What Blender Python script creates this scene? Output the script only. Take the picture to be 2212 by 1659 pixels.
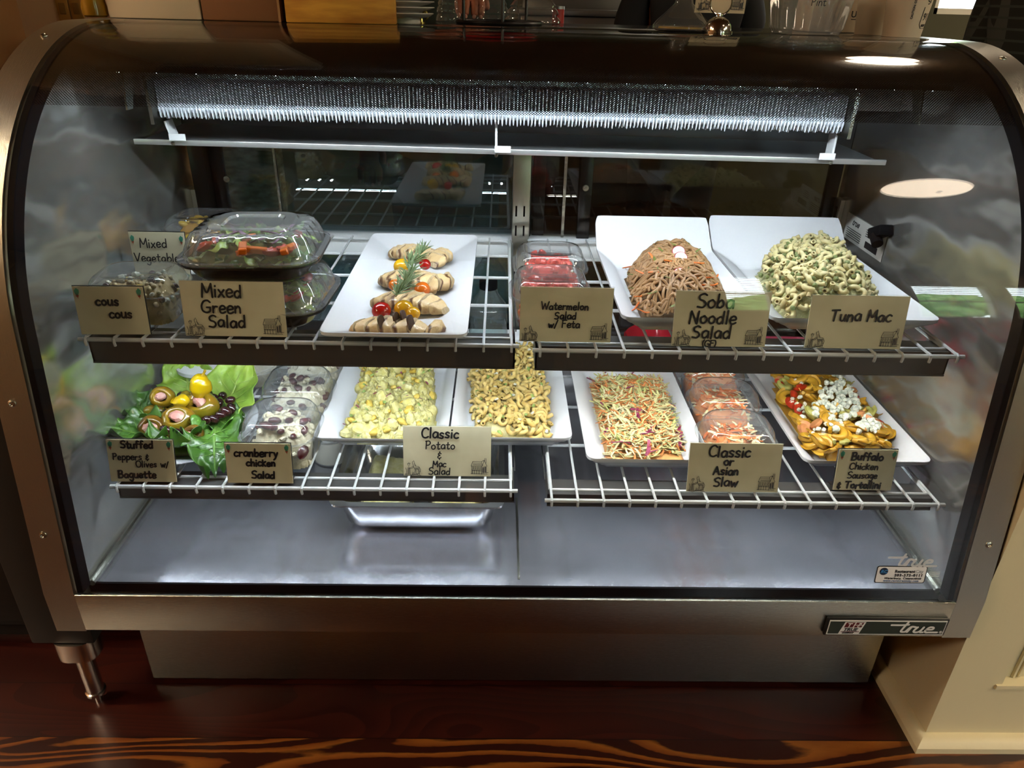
import bpy, bmesh, math, random
from mathutils import Vector, Matrix, Euler
PI = math.pi
R = math.radians
for o in list(bpy.data.objects):
    bpy.data.objects.remove(o)
scn = bpy.context.scene
C = scn.collection

# ------------------------------------------------------------------ camera, exposure
FPX, PITCH, YAW, ROLL = 1572.4, 27.85, -1.296, 1.438
CAM = Vector((-.044, -.919, 1.28))
CR = (Matrix.Rotation(R(YAW), 3, 'Z') @ Matrix.Rotation(R(90 - PITCH), 3, 'X') @ Matrix.Rotation(R(ROLL), 3, 'Z'))
cd = bpy.data.cameras.new('camera')
cam = bpy.data.objects.new('camera', cd)
C.objects.link(cam)
cam.matrix_world = Matrix.Translation(CAM) @ CR.to_4x4()
cd.sensor_fit = 'HORIZONTAL'
cd.sensor_width = 36
cd.lens = FPX / 2212 * 36
cd.clip_start = .02
scn.camera = cam
scn.view_settings.view_transform = 'Standard'
scn.view_settings.look = 'None'
scn.view_settings.gamma = 1
scn.view_settings.use_curve_mapping = False
scn.view_settings.exposure = 0.0
cy = scn.cycles
cy.caustics_reflective = False
cy.caustics_refractive = False
cy.max_bounces = 9
cy.diffuse_bounces = 3
cy.glossy_bounces = 5
cy.transmission_bounces = 4
cy.transparent_max_bounces = 40
cy.sample_clamp_indirect = 5
cy.use_denoising = True

# ------------------------------------------------------------------ daylight outside, lamps
w = bpy.data.worlds.new('world')
scn.world = w
w.use_nodes = True
w.node_tree.nodes['Background'].inputs[0].default_value = (.86, .95, 1, 1)
w.node_tree.nodes['Background'].inputs[1].default_value = 18.0
COOL = (.86, .93, 1.0)
WARM = (1.0, .70, .42)
LED_W, SHELF_W, LOW_W = 6.8, 1.65, .5       # lamps of the case, watts
LAMP_E = 56.0                                # ceiling lamps and added fill lamps, emission


def area(name, loc, rot, sx, sy, e, col, label, spread=180):
    l = bpy.data.lights.new(name, 'AREA')
    l.shape = 'RECTANGLE'
    l.size, l.size_y, l.energy, l.color = sx, sy, e, col
    l.spread = R(spread)
    o = bpy.data.objects.new(name, l)
    C.objects.link(o)
    o.location = loc
    o.rotation_euler = rot
    return o


area('case_light', (0, .335, 1.158), (R(8), 0, 0), 1.30, .02, LED_W, COOL, '')
area('shelf_light', (-.355, .172, .739), (R(22), 0, 0), .66, .012, SHELF_W, COOL, '')
area('shelf_light', (.36, .172, .739), (R(22), 0, 0), .66, .012, SHELF_W, (1, .95, .86), '')
area('shelf_light', (-.355, .145, .490), (R(32), 0, 0), .66, .012, LOW_W, COOL, '')
area('shelf_light', (.365, .135, .490), (R(32), 0, 0), .66, .012, LOW_W, COOL, '')

for (x_, z_, sx_, sz_) in ((1.57, 1.70, .34, 1.1), (2.93, 1.57, .54, 1.0), (3.6, 1.57, .60, 1.0)):
    pl = area('window_portal', (x_, -3.48, z_), (R(90), 0, 0), sx_, sz_, 1, (1, 1, 1), '')
    pl.data.cycles.is_portal = True


def at(u, v, ax, val):
    """point of the plane ax = val that lies behind pixel (u, v) of the photograph"""
    d = CR @ Vector(((u - 1106) / FPX, -(v - 829.5) / FPX, -1))
    i = 'xyz'.index(ax)
    return CAM + d * ((val - CAM[i]) / d[i])


# ------------------------------------------------------------------ materials
def lin(c):
    if isinstance(c, str):
        c = [int(c[i:i + 2], 16) / 255 for i in (0, 2, 4)]
        c = [x / 12.92 if x <= .04045 else ((x + .055) / 1.055) ** 2.4 for x in c]
    return tuple(c[:3]) + (1,)


MATS = {}


def mat(name, col, rough=.5, metal=0, spec=.5, col2=None, scale=20, bump=0, bscale=None, coat=0, sss=0, emit=0,
        stretch=None, contrast=(.35, .65), detail=3, trans=0, ior=1.45, aniso=0):
    if name in MATS:
        return MATS[name]
    m = bpy.data.materials.new(name)
    m.use_nodes = True
    nt = m.node_tree
    b = nt.nodes['Principled BSDF']
    I = b.inputs
    I['Base Color'].default_value = lin(col)
    I['Roughness'].default_value = rough
    I['Metallic'].default_value = metal
    I['Specular IOR Level'].default_value = spec
    I['IOR'].default_value = ior
    I['Coat Weight'].default_value = coat
    I['Coat Roughness'].default_value = .08
    I['Transmission Weight'].default_value = trans
    if sss:
        I['Subsurface Weight'].default_value = sss
        I['Subsurface Radius'].default_value = (.006, .004, .003)
        I['Subsurface Scale'].default_value = 1
    if emit:
        I['Emission Color'].default_value = lin(col)
        I['Emission Strength'].default_value = emit
    if col2 is not None or bump:
        tc = nt.nodes.new('ShaderNodeTexCoord')
        mp = nt.nodes.new('ShaderNodeMapping')
        if stretch:
            mp.inputs['Scale'].default_value = stretch
        nt.links.new(tc.outputs['Object'], mp.inputs[0])
    if col2 is not None:
        n = nt.nodes.new('ShaderNodeTexNoise')
        n.inputs['Scale'].default_value = scale
        n.inputs['Detail'].default_value = detail
        nt.links.new(mp.outputs[0], n.inputs['Vector'])
        r = nt.nodes.new('ShaderNodeValToRGB')
        r.color_ramp.elements[0].position = contrast[0]
        r.color_ramp.elements[1].position = contrast[1]
        r.color_ramp.elements[0].color = lin(col)
        r.color_ramp.elements[1].color = lin(col2)
        nt.links.new(n.outputs['Fac'], r.inputs[0])
        nt.links.new(r.outputs[0], I['Base Color'])
    if bump:
        n = nt.nodes.new('ShaderNodeTexNoise')
        n.inputs['Scale'].default_value = bscale or scale
        n.inputs['Detail'].default_value = detail
        nt.links.new(mp.outputs[0], n.inputs['Vector'])
        bp = nt.nodes.new('ShaderNodeBump')
        bp.inputs['Strength'].default_value = 1
        bp.inputs['Distance'].default_value = bump
        nt.links.new(n.outputs['Fac'], bp.inputs['Height'])
        nt.links.new(bp.outputs[0], I['Normal'])
    MATS[name] = m
    return m


def clear(name, tint=(1, 1, 1), ior=1.5, rough=.02, haze=.0, boost=1.0, hazecol=(.9, .93, .95)):
    """thin clear sheet: what is not reflected goes straight through"""
    if name in MATS:
        return MATS[name]
    m = bpy.data.materials.new(name)
    m.use_nodes = True
    nt = m.node_tree
    nt.nodes.remove(nt.nodes['Principled BSDF'])
    out = nt.nodes['Material Output']
    tr = nt.nodes.new('ShaderNodeBsdfTransparent')
    tr.inputs[0].default_value = tuple(tint) + (1,)
    gl = nt.nodes.new('ShaderNodeBsdfGlossy')
    gl.inputs['Roughness'].default_value = rough
    fr = nt.nodes.new('ShaderNodeFresnel')
    # the same reflectance from either side of the sheet (no total reflection inside it)
    ge = nt.nodes.new('ShaderNodeNewGeometry')
    mr = nt.nodes.new('ShaderNodeMapRange')
    mr.inputs['To Min'].default_value = ior
    mr.inputs['To Max'].default_value = 1 / ior
    nt.links.new(ge.outputs['Backfacing'], mr.inputs['Value'])
    nt.links.new(mr.outputs[0], fr.inputs['IOR'])
    fac = fr.outputs[0]
    if boost != 1.0:
        mu = nt.nodes.new('ShaderNodeMath')
        mu.operation = 'MULTIPLY'
        mu.use_clamp = True
        mu.inputs[1].default_value = boost
        nt.links.new(fac, mu.inputs[0])
        fac = mu.outputs[0]
    mx = nt.nodes.new('ShaderNodeMixShader')
    nt.links.new(fac, mx.inputs[0])
    base = tr.outputs[0]
    if haze:
        df = nt.nodes.new('ShaderNodeBsdfDiffuse')
        df.inputs[0].default_value = tuple(hazecol) + (1,)
        m2 = nt.nodes.new('ShaderNodeMixShader')
        m2.inputs[0].default_value = haze
        nt.links.new(tr.outputs[0], m2.inputs[1])
        nt.links.new(df.outputs[0], m2.inputs[2])
        base = m2.outputs[0]
    nt.links.new(base, mx.inputs[1])
    nt.links.new(gl.outputs[0], mx.inputs[2])
    nt.links.new(mx.outputs[0], out.inputs[0])
    MATS[name] = m
    return m


# ------------------------------------------------------------------ mesh building
class MB:
    def __init__(s):
        s.v, s.f, s.mi = [], [], []

    def add(s, vs, fs, mi=0):
        o = len(s.v)
        s.v += [tuple(p) for p in vs]
        s.f += [tuple(i + o for i in f) for f in fs]
        s.mi += [mi] * len(fs)

    def box(s, c, d, rot=None, bev=0, mi=0, seg=2):
        bm = bmesh.new()
        bmesh.ops.create_cube(bm, size=1)
        for v in bm.verts:
            v.co = Vector((v.co.x * d[0], v.co.y * d[1], v.co.z * d[2]))
        if bev:
            bmesh.ops.bevel(bm, geom=bm.edges[:], offset=min(bev, min(d) * .49), segments=seg, affect='EDGES', profile=.5)
        M = Matrix.Translation(c) @ (rot.to_matrix().to_4x4() if rot else Matrix())
        bm.verts.index_update()
        s.add([M @ v.co for v in bm.verts], [[v.index for v in f.verts] for f in bm.faces], mi)
        bm.free()
        return s

    def bb(s, x0, x1, y0, y1, z0, z1, bev=0, mi=0):
        return s.box(((x0 + x1) / 2, (y0 + y1) / 2, (z0 + z1) / 2), (x1 - x0, y1 - y0, z1 - z0), None, bev, mi)

    def loft(s, rings, cap0=False, cap1=False, closed=True, mi=0):
        n = len(rings[0])
        vs = [p for r in rings for p in r]
        fs = []
        for i in range(len(rings) - 1):
            for j in range(n if closed else n - 1):
                k = (j + 1) % n
                fs.append((i * n + j, i * n + k, (i + 1) * n + k, (i + 1) * n + j))
        if cap0:
            fs.append(tuple(reversed(range(n))))
        if cap1:
            fs.append(tuple((len(rings) - 1) * n + j for j in range(n)))
        s.add(vs, fs, mi)
        return s

    def tube(s, pts, r, n=8, cap=True, mi=0, closed=False, flat=1.0):
        pts = [Vector(p) for p in pts]
        m = len(pts)
        rr = r if isinstance(r, (list, tuple)) else [r] * m
        T = []
        for i in range(m):
            a = pts[i - 1] if (i > 0 or closed) else pts[i]
            b = pts[(i + 1) % m] if (i < m - 1 or closed) else pts[i]
            t = b - a
            T.append(t.normalized() if t.length > 1e-9 else Vector((0, 0, 1)))
        up = Vector((0, 0, 1)) if abs(T[0].z) < .9 else Vector((1, 0, 0))
        N = (up - T[0] * up.dot(T[0])).normalized()
        rings = []
        for i in range(m):
            N = (N - T[i] * N.dot(T[i]))
            N = N.normalized() if N.length > 1e-6 else T[i].orthogonal().normalized()
            B = T[i].cross(N)
            rings.append([pts[i] + (N * math.cos(2 * PI * k / n) * flat + B * math.sin(2 * PI * k / n)) * rr[i] for k in range(n)])
        if closed:
            rings.append(rings[0])
            cap = False
        s.loft(rings, cap, cap, True, mi)
        return s

    def lathe(s, prof, n=24, c=(0, 0, 0), mi=0, M=None, cap0=False, cap1=False):
        rings = []
        for (r, z) in prof:
            ring = [Vector((r * math.cos(2 * PI * k / n), r * math.sin(2 * PI * k / n), z)) for k in range(n)]
            if M:
                ring = [M @ p for p in ring]
            rings.append([p + Vector(c) for p in ring])
        s.loft(rings, cap0, cap1, True, mi)
        return s

    def ell(s, c, r, n=16, m=8, rot=None, mi=0, fn=None):
        rings = []
        q = rot.to_matrix() if rot else Matrix.Identity(3)
        for i in range(m + 1):
            t = -PI / 2 + PI * i / m
            ct = max(math.cos(t), 1e-3)
            ring = []
            for k in range(n):
                d = Vector((ct * math.cos(2 * PI * k / n), ct * math.sin(2 * PI * k / n), math.sin(t)))
                f = fn(d) if fn else 1
                ring.append(q @ Vector((d.x * r[0] * f, d.y * r[1] * f, d.z * r[2] * f)) + Vector(c))
            rings.append(ring)
        s.loft(rings, True, True, True, mi)
        return s

    def grid(s, fn, nu, nv, thick=0, mi=0):
        """fn(u, v) -> point, u v in 0..1; with thick a closed sheet of that thickness along -z"""
        P = [[Vector(fn(i / nu, j / nv)) for i in range(nu + 1)] for j in range(nv + 1)]
        vs = [p for row in P for p in row]
        W = nu + 1
        fs = [(j * W + i, j * W + i + 1, (j + 1) * W + i + 1, (j + 1) * W + i) for j in range(nv) for i in range(nu)]
        if thick:
            o = len(vs)
            vs = vs + [p - Vector((0, 0, thick)) for p in vs]
            fs = fs + [tuple(reversed([a + o for a in f])) for f in fs]
            edge = [i for i in range(W)] + [j * W + nu for j in range(1, nv + 1)] + [nv * W + i for i in range(nu - 1, -1, -1)] + [j * W for j in range(nv - 1, 0, -1)]
            for a, b in zip(edge, edge[1:] + edge[:1]):
                fs.append((b, a, a + o, b + o))
        s.add(vs, fs, mi)
        return s

    def build(s, name, m, parent=None, loc=None, smooth=True, ang=38):
        me = bpy.data.meshes.new(name)
        me.from_pydata(s.v, [], s.f)
        for k in (m if isinstance(m, (list, tuple)) else [m]):
            me.materials.append(k)
        if isinstance(m, (list, tuple)):
            me.polygons.foreach_set('material_index', s.mi)
        if smooth:
            me.shade_smooth()
            me.set_sharp_from_angle(angle=R(ang))
        me.update()
        o = bpy.data.objects.new(name, me)
        C.objects.link(o)
        if parent:
            o.parent = parent
        if loc is not None:
            o.location = loc
        return o


def tag(o, label=None, cat=None, group=None, kind=None):
    if label:
        o['label'] = label
    if cat:
        o['category'] = cat
    if group:
        o['group'] = group
    if kind:
        o['kind'] = kind
    return o


def thing(name, label, cat, loc=(0, 0, 0), rz=0, group=None):
    o = bpy.data.objects.new(name, None)
    o.empty_display_size = .02
    C.objects.link(o)
    o.location = loc
    o.rotation_euler = (0, 0, rz)
    return tag(o, label, cat, group)


def struct(o):
    o['kind'] = 'structure'
    return o


def dup(o, parent=None):
    c = o.copy()
    C.objects.link(c)
    if parent:
        c.parent = parent
    for ch in list(o.children):
        dup(ch, c)
    return c


def rrect(w, l, r, z, n=5, cx=0, cy=0):
    pts = []
    r = min(r, w / 2 - 1e-4, l / 2 - 1e-4)
    for (sx, sy, a0) in ((1, 1, 0), (-1, 1, 90), (-1, -1, 180), (1, -1, 270)):
        for k in range(n + 1):
            a = R(a0 + 90 * k / n)
            pts.append(Vector((cx + sx * (w / 2 - r) + r * math.cos(a), cy + sy * (l / 2 - r) + r * math.sin(a), z)))
    return pts


def sm(t):
    t = max(0, min(1, t))
    return t * t * (3 - 2 * t)


def catmull(P, k=6):
    if len(P) < 3:
        return [Vector(p) for p in P]
    P = [Vector(p) for p in P]
    Q = [P[0] * 2 - P[1]] + P + [P[-1] * 2 - P[-2]]
    out = []
    for i in range(1, len(Q) - 2):
        a, b, c, d = Q[i - 1:i + 3]
        for j in range(k):
            t = j / k
            out.append(.5 * ((2 * b) + (c - a) * t + (2 * a - 5 * b + 4 * c - d) * t * t + (3 * b - a - 3 * c + d) * t ** 3))
    out.append(P[-1])
    return out


def text_mesh(body, size, thick=.0002, bold=0, shear=0, spacing=1.0):
    cu = bpy.data.curves.new('t', 'FONT')
    cu.body = body
    cu.size = size
    cu.extrude = thick
    cu.offset = bold
    cu.shear = shear
    cu.space_character = spacing
    cu.align_x = 'CENTER'
    cu.resolution_u = 3
    o = bpy.data.objects.new('t', cu)
    C.objects.link(o)
    dg = bpy.context.evaluated_depsgraph_get()
    me = bpy.data.meshes.new_from_object(o.evaluated_get(dg))
    bpy.data.objects.remove(o)
    return me


def text(name, body, size, M, m, parent, bold=0, shear=0, spacing=1.0):
    me = text_mesh(body, size, .0002, bold, shear, spacing)
    me.materials.clear()
    me.materials.append(m)
    me.transform(M)
    me.name = name
    o = bpy.data.objects.new(name, me)
    C.objects.link(o)
    o.parent = parent
    return o


# ------------------------------------------------------------------ hand lettering
G = {
    'M': (.8, ['0,0 .06,1', '.06,1 .36,.35 .68,1', '.68,1 .76,0']),
    'V': (.7, ['0,1 .3,0 .34,0 .68,1']), 'G': (.75, ['.7,.85 .5,1 .2,.92 .02,.55 .1,.15 .4,0 .68,.12 .7,.42', '.7,.42 .42,.42']),
    'S': (.6, ['.56,.9 .35,1 .08,.85 .12,.6 .42,.48 .55,.25 .38,.03 .02,.08']),
    'W': (.95, ['0,1 .22,0', '.22,0 .46,.75', '.46,.75 .68,0', '.68,0 .95,1']), 'P': (.6, ['.08,0 .08,1', '.0,.95 .4,1 .56,.75 .4,.5 .08,.45']),
    'C': (.65, ['.62,.85 .42,1 .15,.88 .02,.5 .12,.12 .38,0 .64,.12']), 'B': (.62, ['.06,0 .06,1', '.0,.97 .4,1 .5,.78 .38,.56 .08,.52', '.1,.52 .46,.5 .58,.25 .4,.02 .02,.0']),
    'T': (.7, ['0,.97 .7,1', '.36,.98 .32,0']), 'F': (.6, ['.06,0 .08,1', '.0,.98 .58,1', '.08,.55 .45,.56']),
    'A': (.7, ['0,0 .32,1', '.32,1 .68,0', '.12,.36 .56,.38']), 'N': (.7, ['.02,0 .06,1', '.06,1 .6,0', '.6,0 .64,1']),
    'O': (.75, ['.4,1 .12,.86 .02,.48 .16,.08 .42,0 .66,.16 .72,.55 .6,.9 .38,1']),
    'a': (.55, ['.48,.5 .25,.58 .05,.36 .1,.08 .28,.02 .46,.2 .49,.52', '.49,.52 .52,.02']),
    'b': (.52, ['.06,1 .05,.02', '.05,.3 .28,.56 .48,.4 .46,.12 .25,0 .06,.08']),
    'c': (.48, ['.45,.5 .25,.58 .05,.38 .06,.12 .25,0 .46,.08']),
    'd': (.55, ['.47,.45 .25,.56 .04,.36 .08,.08 .28,0 .47,.2', '.48,1.0 .49,.02']),
    'e': (.5, ['.06,.28 .44,.34 .4,.54 .2,.58 .04,.36 .1,.06 .28,0 .48,.1']),
    'f': (.42, ['.42,.9 .28,1 .18,.85 .16,.0', '.0,.52 .36,.55']), 'g': (.52, ['.46,.5 .24,.57 .04,.36 .1,.1 .3,.06 .46,.3', '.47,.54 .48,-.2 .3,-.42 .06,-.3']),
    'h': (.52, ['.05,1 .05,0', '.05,.3 .26,.56 .44,.42 .46,0']), 'i': (.2, ['.1,.56 .1,.0', '.1,.82 .11,.86']),
    'k': (.5, ['.06,1 .05,0', '.44,.56 .08,.26', '.08,.26 .46,.0']), 'K': (.5, ['.06,.95 .05,0', '.46,.7 .08,.36', '.08,.36 .46,.0']),
    'l': (.2, ['.1,1 .09,0']),
    'm': (.75, ['.05,.56 .05,0', '.05,.35 .2,.56 .34,.42 .36,0', '.36,.35 .52,.56 .66,.42 .68,0']),
    'n': (.52, ['.05,.56 .05,0', '.05,.32 .26,.57 .43,.42 .46,0']), 'o': (.52, ['.26,.56 .06,.42 .05,.16 .22,0 .44,.1 .48,.36 .3,.56']),
    'p': (.52, ['.06,.56 .05,-.4', '.05,.32 .28,.57 .48,.4 .44,.1 .25,.0 .06,.1']), 'r': (.42, ['.06,.56 .06,0', '.06,.3 .2,.52 .4,.52']),
    's': (.45, ['.4,.5 .22,.58 .07,.44 .2,.3 .38,.2 .3,.02 .04,.06']), 't': (.42, ['.18,.86 .18,.1 .28,.0 .4,.06', '.0,.56 .38,.58']),
    'u': (.52, ['.05,.56 .05,.15 .2,0 .38,.1 .45,.3', '.45,.56 .47,0']), 'v': (.46, ['.02,.56 .2,.0', '.2,.0 .44,.56']),
    'w': (.7, ['.02,.56 .18,.0', '.18,.0 .34,.42', '.34,.42 .48,.0', '.48,.0 .68,.56']), 'x': (.48, ['.04,.56 .44,.0', '.44,.56 .02,.0']),
    'y': (.5, ['.04,.56 .22,.08', '.46,.56 .2,-.2 .02,-.4']), '/': (.4, ['.36,1 .02,-.1']), ' ': (.36, []),
    '&': (.5, ['.42,.66 .2,.72 .1,.56 .3,.44 .1,.34 .06,.14 .26,.06 .44,.16', '.26,.9 .26,.78', '.26,.02 .26,-.1']),
    '(': (.25, ['.22,1.05 .05,.7 .05,.3 .2,-.1']), ')': (.25, ['.03,1.05 .2,.7 .2,.3 .05,-.1']),
}


def ribbon(mb, pts, r, M, z=.0004):
    """flat pen stroke with round ends"""
    P = [Vector((p[0], p[1], 0)) for p in pts]
    if len(P) < 2:
        P = [P[0], P[0] + Vector((r * .1, 0, 0))]
    L, Rr = [], []
    n = len(P)
    for i in range(n):
        t = (P[min(i + 1, n - 1)] - P[max(i - 1, 0)])
        t = t.normalized() if t.length > 1e-9 else Vector((1, 0, 0))
        nn = Vector((-t.y, t.x, 0)) * r
        L.append(P[i] + nn)
        Rr.append(P[i] - nn)
    d0 = (P[0] - P[1]).normalized()
    d1 = (P[-1] - P[-2]).normalized()

    def capf(c, d):
        nn = Vector((-d.y, d.x, 0))
        return [c + (nn * math.cos(a) + d * math.sin(a)) * r for a in (PI / 4, PI / 2, 3 * PI / 4)]
    ring = L + list(capf(P[-1], d1)) + Rr[::-1] + list(capf(P[0], d0))
    vs = [M @ Vector((p.x, p.y, z)) for p in ring]
    # strip faces
    fs = []
    k = len(ring)
    for i in range(n - 1):
        fs.append((i, i + 1, k - 3 - 2 - i, k - 3 - 1 - i))
    fs = []
    ri = lambda i: n + 3 + (n - 1 - i)
    for i in range(n - 1):
        fs.append((i, ri(i), ri(i + 1), i + 1))
    fs.append((n - 1, ri(n - 1), n + 2, n + 1, n))
    fs.append((ri(0), 0, k - 1, k - 2, k - 3))
    mb.add(vs, [tuple(f) for f in fs])


_NS = [0]


def lettering(mb, txt, cx, y, h, M, pen=.0014, rnd=None, slant=0, sp=1.0):
    """txt centred at cx, baseline y, capital height h"""
    gap = .12 * sp
    wid = sum(G[c][0] + gap for c in txt) * h - gap * h
    x = cx - wid / 2
    for c in txt:
        gw, st = G[c]
        jy = rnd.uniform(-.04, .04) * h if rnd else 0
        js = rnd.uniform(.95, 1.06) if rnd else 1
        for s_ in st:
            pp = [tuple(float(t) for t in q.split(',')) for q in s_.split()]
            pp = [(x + (a * js + slant * b) * h, y + jy + b * js * h) for a, b in pp]
            if len(pp) > 2:
                pp = [(q.x, q.y) for q in catmull([(a, b, 0) for a, b in pp], 5)]
            _NS[0] = (_NS[0] + 1) % 12
            ribbon(mb, pp, pen, M, .0003 + .00003 * _NS[0])
        x += (gw + gap) * h
# ------------------------------------------------------------------ materials of the place
STEEL = mat('brushed_steel', (.50, .51, .45), .20, 1, bump=.0002, bscale=60, stretch=(1, 40, 40))
STEELV = mat('brushed_steel_trim', (.50, .505, .45), .32, 1, bump=.0003, bscale=60, stretch=(30, 1, 1))
LINER = mat('polished_liner', (.80, .80, .77), .21, .92, bump=.026, bscale=5, detail=1.5, stretch=(1, 1, 1.6))
DECK = mat('deck_steel', (.52, .53, .60), .21, .85, col2=(.46, .47, .53), scale=9, bump=.005, bscale=7, detail=2)
CHAN = mat('channel_steel', (.17, .17, .165), .35, .85)
BLACK = mat('black_gasket', (.004, .004, .005), .7, spec=.06)
GLOSS = mat('black_enamel', (.010, .009, .008), .05, coat=.6)
TOPM = mat('dark_top', (.05, .045, .04), .12, .7)
WHITEWIRE = mat('white_coated_wire', (.56, .59, .60), .35)
WHITEM = mat('white_enamel', (.72, .75, .76), .35)
FROST = mat('frost', (.55, .60, .65), .6, bump=.002, bscale=300)
FIN = mat('aluminium_fin', (.62, .66, .7), .38, .6)
GLASS = clear('display_glass', (.97, .985, .98), 1.5, .003)
REARG = clear('rear_glass_teal_glow', (.66, .78, .80), 1.9, .004, .13, 1.5, (.14, .34, .40))  # teal haze puts the LED glow into the left door's glass
REARG2 = clear('rear_glass_clear', (.70, .70, .66), 1.6, .004)
PET = clear('clear_plastic', (.97, .98, .98), 1.46, .05, .05, 1.5)
CREAM = mat('cream_paint', 'e0d6b0', .45, bump=.0006, bscale=40)
TAN = mat('tan_plaster', 'cc9a64', .8, bump=.001, bscale=80)
BEIGE = mat('beige_plaster', 'e0c29c', .8, bump=.001, bscale=80)
INK = mat('black_marker', (.006, .006, .009), .5)

# ------------------------------------------------------------------ floor
fm = bpy.data.materials.new('pine_floor')
fm.use_nodes = True
nt = fm.node_tree
L = nt.links.new
pb = nt.nodes['Principled BSDF']
N = nt.nodes.new
tc = N('ShaderNodeTexCoord')
sp = N('ShaderNodeSeparateXYZ')
L(tc.outputs['Object'], sp.inputs[0])


def mth(op, a, b=None, clampv=False):
    n = N('ShaderNodeMath')
    n.operation = op
    n.use_clamp = clampv
    for i, x in enumerate((a, b)):
        if x is None:
            continue
        if isinstance(x, (int, float)):
            n.inputs[i].default_value = x
        else:
            L(x, n.inputs[i])
    return n.outputs[0]


PLANK = .125
yy = mth('DIVIDE', mth('ADD', sp.outputs['Y'], .110), PLANK)
pid = mth('FLOOR', yy)
fy = mth('SUBTRACT', yy, pid)
cx_ = N('ShaderNodeCombineXYZ')
L(mth('MULTIPLY', sp.outputs['X'], 1.0), cx_.inputs[0])
L(mth('MULTIPLY', sp.outputs['Y'], 5.0), cx_.inputs[1])
L(mth('MULTIPLY', pid, 7.31), cx_.inputs[2])
no = N('ShaderNodeTexNoise')
no.inputs['Scale'].default_value = 1.15
no.inputs['Detail'].default_value = 1.2
no.inputs['Distortion'].default_value = .5
L(cx_.outputs[0], no.inputs['Vector'])
bands = mth('FRACT', mth('MULTIPLY', no.outputs['Fac'], 15.0))
fine = N('ShaderNodeTexNoise')
fine.inputs['Scale'].default_value = 30
L(cx_.outputs[0], fine.inputs['Vector'])
bands = mth('ADD', bands, mth('MULTIPLY', mth('SUBTRACT', fine.outputs['Fac'], .5), .22))
wn = N('ShaderNodeTexWhiteNoise')
wn.noise_dimensions = '1D'
L(pid, wn.inputs['W'])
ramp = N('ShaderNodeValToRGB')
ramp.color_ramp.elements[0].position = .50
ramp.color_ramp.elements[0].color = (.022, .0035, .0015, 1)
ramp.color_ramp.elements[1].position = .62
ramp.color_ramp.elements[1].color = (.21, .074, .012, 1)
e = ramp.color_ramp.elements.new(.92)
e.color = (.12, .030, .005, 1)
e = ramp.color_ramp.elements.new(.99)
e.color = (.018, .003, .0012, 1)
L(bands, ramp.inputs[0])
dark = N('ShaderNodeValToRGB')
dark.color_ramp.elements[0].color = (.020, .0028, .0016, 1)
dark.color_ramp.elements[1].color = (.040, .006, .003, 1)
L(bands, dark.inputs[0])
mixc = N('ShaderNodeMix')
mixc.data_type = 'RGBA'
# boards of bold grain and boards of plain red heartwood lie side by side
bold = mth('LESS_THAN', mth('ABSOLUTE', mth('SUBTRACT', mth('FRACT', mth('MULTIPLY', mth('ADD', pid, 103), .25)), .75)), .1)
L(bold, mixc.inputs[0])
L(dark.outputs[0], mixc.inputs[6])
L(ramp.outputs[0], mixc.inputs[7])
seam = mth('LESS_THAN', fy, .016)
mix2 = N('ShaderNodeMix')
mix2.data_type = 'RGBA'
L(seam, mix2.inputs[0])
L(mixc.outputs[2], mix2.inputs[6])
mix2.inputs[7].default_value = (.004, .001, .001, 1)
L(mix2.outputs[2], pb.inputs['Base Color'])
pb.inputs['Roughness'].default_value = .32
pb.inputs['Coat Weight'].default_value = .25
pb.inputs['Coat Roughness'].default_value = .2
struct(MB().bb(-3.2, 4.6, -3.6, 3.7, -.05, 0).build('floor', fm, smooth=False))

# ------------------------------------------------------------------ room
CEIL = mat('ceiling_paint', '8a6a48', .9)
WALLB = mat('kitchen_wall', '4b4a38', .8)
GREEN = mat('green_wall', '26311d', .8)
PALE = mat('dining_wall', '6a5a40', .8)
struct(MB().bb(-3.2, 4.6, -3.6, 3.7, 2.6, 2.65).build('ceiling', CEIL, smooth=False))


def wall_open(x0, x1, y0, y1, z0, z1, wins, axis='x'):
    """wall slab along x with openings (a0, a1, zb, zt)"""
    mb = MB()
    xs = sorted([x0, x1] + [a for w_ in wins for a in w_[:2]])
    for a, b in zip(xs, xs[1:]):
        o = [w_ for w_ in wins if w_[0] <= a + 1e-6 and w_[1] >= b - 1e-6]
        if o:
            mb.bb(a, b, y0, y1, z0, o[0][2])
            mb.bb(a, b, y0, y1, o[0][3], z1)
        else:
            mb.bb(a, b, y0, y1, z0, z1)
    return mb


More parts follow.
